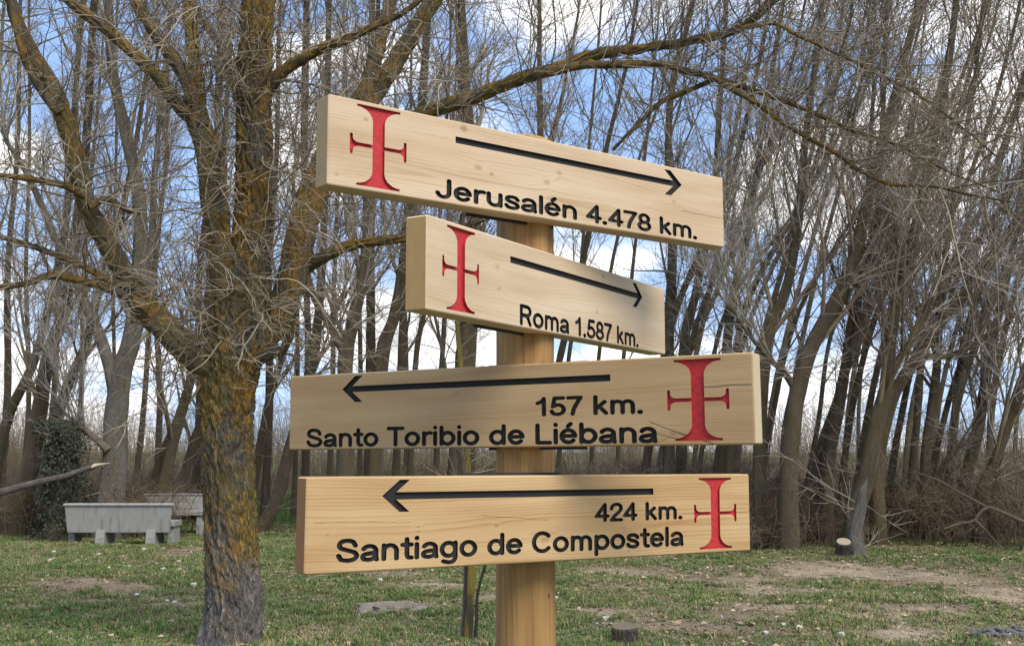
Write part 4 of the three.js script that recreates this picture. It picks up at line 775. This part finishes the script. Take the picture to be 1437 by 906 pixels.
// ---------------------------------------------------------------- turf, litter, undergrowth
{
  seed = 800;
  const tuft = (n, h, sp_, curl) => {
    const p = [], id = [];
    for (let k = 0; k < n; k++) {
      const a = rr(0, 6.283), x = rr(-sp_, sp_), z = rr(-sp_, sp_), w = rr(0.0022, 0.004), hh = h * rr(0.5, 1.15), l = hh * curl * rr(0.3, 1.2), c = Math.cos(a), s = Math.sin(a), e = p.length / 3;
      p.push(x - s * w, 0, z + c * w, x + s * w, 0, z - c * w, x + c * l * 0.4 - s * w * 0.7, hh * 0.65, z + s * l * 0.4 + c * w * 0.7, x + c * l * 0.4 + s * w * 0.7, hh * 0.65, z + s * l * 0.4 - c * w * 0.7, x + c * l, hh, z + s * l);
      id.push(e, e + 1, e + 2, e + 1, e + 3, e + 2, e + 2, e + 3, e + 4);
    }
    const g = new THREE.BufferGeometry(); g.setAttribute('position', new THREE.Float32BufferAttribute(p, 3)); g.setIndex(id); g.computeVertexNormals(); return g;
  };
  const mat = new THREE.MeshStandardMaterial({ color: 0xffffff, roughness: 0.9, side: THREE.DoubleSide });
  const M = new THREE.Matrix4(), Q = new THREE.Quaternion(), E = new THREE.Euler(), C = new THREE.Color();
  const scatter = (name, label, cat, geo, material, want, place) => {
    const list = []; let guard = 0;
    while (list.length < want && guard++ < want * 30) { const q = place(); if (q) list.push(q); }
    const m = new THREE.InstancedMesh(geo, material, list.length); m.name = numbered(name);
    list.forEach(({ p, s, ry, rx = 0, rz = 0, c }, i) => { Q.setFromEuler(E.set(rx, ry, rz)); M.compose(p, Q, s.isVector3 ? s : V(s, s, s)); m.setMatrixAt(i, M); m.setColorAt(i, C.setRGB(...c)); });
    tag(m, label, cat, null, 'stuff'); scene.add(m); return m;
  };
  const spot = (d0, d1) => { const D = Math.sqrt(rr(d0 * d0, d1 * d1)); return V(rr(-0.56, 0.56) * D, 0, -D); };
  for (const [n, h, spd, curl, dry] of [[70000, 0.045, 0.035, 0.9, 0.3], [60000, 0.03, 0.045, 1.4, 0.5], [36000, 0.07, 0.025, 0.8, 0.35]])
    scatter('grass', ['short green turf grass', 'low matted grass and moss', 'taller grass tufts'][[0.045, 0.03, 0.07].indexOf(h)] + ' growing over the rough ground', 'grass', tuft(h > 0.06 ? 11 : 9, h, spd, curl), mat, n, () => {
      const p = spot(8, 25), g = grassy(p.x, p.z) + rr(-0.26, 0.2); if (g < 0.36) return null;
      if (h > 0.06 && N3(p.x * 1.7, 3, p.z * 1.7) < 0.05) return null;
      p.y = groundY(p.x, p.z) - 0.004; const f = rr(0.65, 1.35), d = R() < dry * (1.4 - clamp(g)) ? 1 : 0, tn = clamp(0.5 + 1.4 * fbm(p.x * 1.1, 5, p.z * 1.1, 3));
      let c = mix3([0.070, 0.135, 0.026], [0.155, 0.185, 0.052], tn); if (d) c = [0.30, 0.24, 0.13];
      return { p, s: V(rr(0.7, 1.4), rr(0.4, 1.0), rr(0.7, 1.4)), ry: rr(0, 6.28), c: [c[0] * f, c[1] * f, c[2] * f] };
    });
  scatter('grass', 'dry straw coloured stubble on the worn patches', 'grass', tuft(7, 0.022, 0.05, 1.8), mat, 42000, () => {
    const p = spot(8, 25), g = grassy(p.x, p.z) + rr(-0.2, 0.2); if (g > 0.5 || g < rr(-0.1, 0.35)) return null;
    p.y = groundY(p.x, p.z) - 0.003; const f = rr(0.6, 1.3), c = R() < 0.35 ? [0.10, 0.115, 0.04] : mix3([0.27, 0.205, 0.115], [0.18, 0.135, 0.07], R());
    return { p, s: rr(0.6, 1.4), ry: rr(0, 6.28), c: [c[0] * f, c[1] * f, c[2] * f] };
  });
  scatter('grass', 'green grass of the open field behind the grove', 'grass', tuft(12, 0.12, 0.12, 0.6), mat, 22000, () => { const D = rr(25, 48), p = V(rr(-0.56, 0.56) * D, 0, -D); p.y = groundY(p.x, p.z); const f = rr(0.7, 1.3); return { p, s: rr(0.8, 1.8), ry: rr(0, 6.28), c: [0.085 * f, 0.155 * f, 0.03 * f] }; });
  // dead leaves, twig bits and stone chips
  const leaf = new THREE.BufferGeometry(); leaf.setAttribute('position', new THREE.Float32BufferAttribute([0, 0, -0.022, 0.014, 0.006, 0, 0, 0, 0.024, -0.014, 0.007, 0], 3)); leaf.setIndex([0, 1, 2, 0, 2, 3]); leaf.computeVertexNormals();
  scatter('leaf_litter', 'brown dead leaves scattered over the turf', 'leaves', leaf, mat, 5500, () => { const p = spot(8, 24); if (N3(p.x * 0.6, 1, p.z * 0.6) + 0.35 * smooth(-1, 3, p.x) < rr(-0.2, 0.35)) return null; p.y = groundY(p.x, p.z) + rr(0.004, 0.03); const f = rr(0.5, 1.5); return { p, s: rr(0.7, 1.7), ry: rr(0, 6.28), rx: rr(-0.5, 0.5), rz: rr(-0.5, 0.5), c: mix3([0.19 * f, 0.125 * f, 0.07 * f], [0.34 * f, 0.27 * f, 0.18 * f], R()) }; });
  scatter('gravel', 'small pale stone chips scattered over the turf', 'gravel', rockGeo(0.012, 0.01, 0.012, 2, 0), mat, 700, () => { const p = spot(8, 20); p.y = groundY(p.x, p.z) + 0.006; const f = rr(0.6, 1.2); return { p, s: rr(0.5, 1.5), ry: rr(0, 6.28), c: [0.42 * f, 0.40 * f, 0.35 * f] }; });
  scatter('soil_clods', 'crumbs of dry earth on the worn patches', 'soil', rockGeo(0.016, 0.011, 0.015, 4, 0), mat, 9000, () => { const p = spot(8, 22), g = grassy(p.x, p.z); if (g > 0.42 + rr(-0.1, 0.1)) return null; p.y = groundY(p.x, p.z) + 0.002; const f = rr(0.6, 1.15), c = soilCol(p.x, p.z); return { p, s: rr(0.3, 1.5), ry: rr(0, 6.28), c: [c[0] * f, c[1] * f, c[2] * f] }; });
  const stick = new Tubes().add([V(-0.12, 0.01, 0), V(-0.02, 0.02, 0.015), V(0.12, 0.008, -0.01)], [0.005, 0.005, 0.003], 4, [1, 1, 1]).geo(); stick.deleteAttribute('color');
  scatter('twig_litter', 'broken twigs lying on the ground under the trees', 'twigs', stick, mat, 700, () => { const p = spot(9, 25); if (-p.z < 14 && R() < 0.7) return null; p.y = groundY(p.x, p.z); const f = rr(0.6, 1.3); return { p, s: rr(0.4, 1.2), ry: rr(0, 6.28), c: [0.22 * f, 0.18 * f, 0.13 * f] }; });
  // brambles and dead brush
  const brush = (n, h, sprd, arch) => {
    const T = new Tubes();
    for (let i = 0; i < n; i++) {
      const o = V(rr(-sprd, sprd), -0.05, rr(-sprd, sprd)), a = rr(0, 6.283), hh = h * rr(0.4, 1.1), l = hh * arch * rr(0.2, 1), P = [o];
      for (let k = 1; k <= 4; k++) { const q = k / 4; P.push(V(o.x + Math.cos(a) * l * q + rr(-0.09, 0.09), hh * Math.sin(q * 1.9) * 0.98, o.z + Math.sin(a) * l * q + rr(-0.09, 0.09))); }
      T.add(P, [0.007, 0.006, 0.005, 0.004, 0.002], 3, [1, 1, 1]);
      for (let k = 0; k < 5; k++) { const b = alongPath(P, P, rr(0.25, 0.98)); const e = b.p.clone().add(V(rr(-0.35, 0.35), rr(-0.05, 0.35), rr(-0.35, 0.35))); T.add([b.p, b.p.clone().lerp(e, 0.5).add(V(rr(-0.04, 0.04), rr(-0.02, 0.05), 0)), e], [0.0035, 0.003, 0.0015], 3, [1, 1, 1]); }
    }
    const g = T.geo(); g.deleteAttribute('color'); return g;
  };
  const bm = new THREE.MeshStandardMaterial({ color: 0xffffff, roughness: 0.95 });
  const under = (label, geo, n, place) => scatter('undergrowth', label, 'undergrowth', geo, bm, n, place);
  const tones = [[0.12, 0.082, 0.048], [0.15, 0.11, 0.07], [0.08, 0.054, 0.031], [0.17, 0.13, 0.088]];
  under('brown bramble thicket between the trunks of the grove', brush(40, 0.8, 0.6, 1.4), 80, () => { const D = rr(17.2, 24), x = rr(0.19, 0.56) * D, p = V(x, 0, -D); p.y = groundY(p.x, p.z); return { p, s: V(rr(0.8, 1.4), rr(0.5, 1.35) * (x / D > 0.33 ? 1.15 : 0.85), rr(0.8, 1.4)), ry: rr(0, 6.28), rx: rr(-0.4, 0.4), rz: rr(-0.4, 0.4), c: pick(tones) }; });
  under('dead brush along the back of the grove', brush(50, 1.1, 1.0, 1.0), 140, () => { const D = rr(27, 36), x = rr(-0.58, 0.58) * D, p = V(x, 0, -D); if (Math.abs(x / D + 0.218) < 0.02 && D < 34) return null; p.y = 0; return { p, s: rr(0.8, 1.25), ry: rr(0, 6.28), c: pick(tones) }; });
  under('tangled brush below the trees behind the boards', brush(40, 1.1, 0.6, 0.8), 60, () => { const D = rr(20, 25), x = rr(-0.06, 0.22) * D, p = V(x, 0, -D); p.y = groundY(p.x, p.z); return { p, s: rr(0.7, 1.2), ry: rr(0, 6.28), c: pick(tones) }; });
  under('dry brush around the ivy clad trunk and benches', brush(34, 0.8, 0.5, 0.9), 46, () => { const D = rr(20.6, 24), x = rr(-0.47, -0.3) * D, p = V(x, 0, -D); p.y = groundY(p.x, p.z); return { p, s: rr(0.6, 1.2), ry: rr(0, 6.28), c: pick(tones) }; });
  under('distant leafless hedgerow across the field', brush(60, 3.6, 2.2, 0.4), 240, () => { const D = rr(50, 66), p = V(rr(-0.62, 0.62) * D, 0, -D); return { p, s: rr(0.8, 1.3), ry: rr(0, 6.28), c: pick(tones).map((q) => q * 1.1) }; });
}

scene.traverse((o) => { if (o.isMesh) { o.castShadow = true; o.receiveShadow = true; } });
renderer.render(scene, camera);
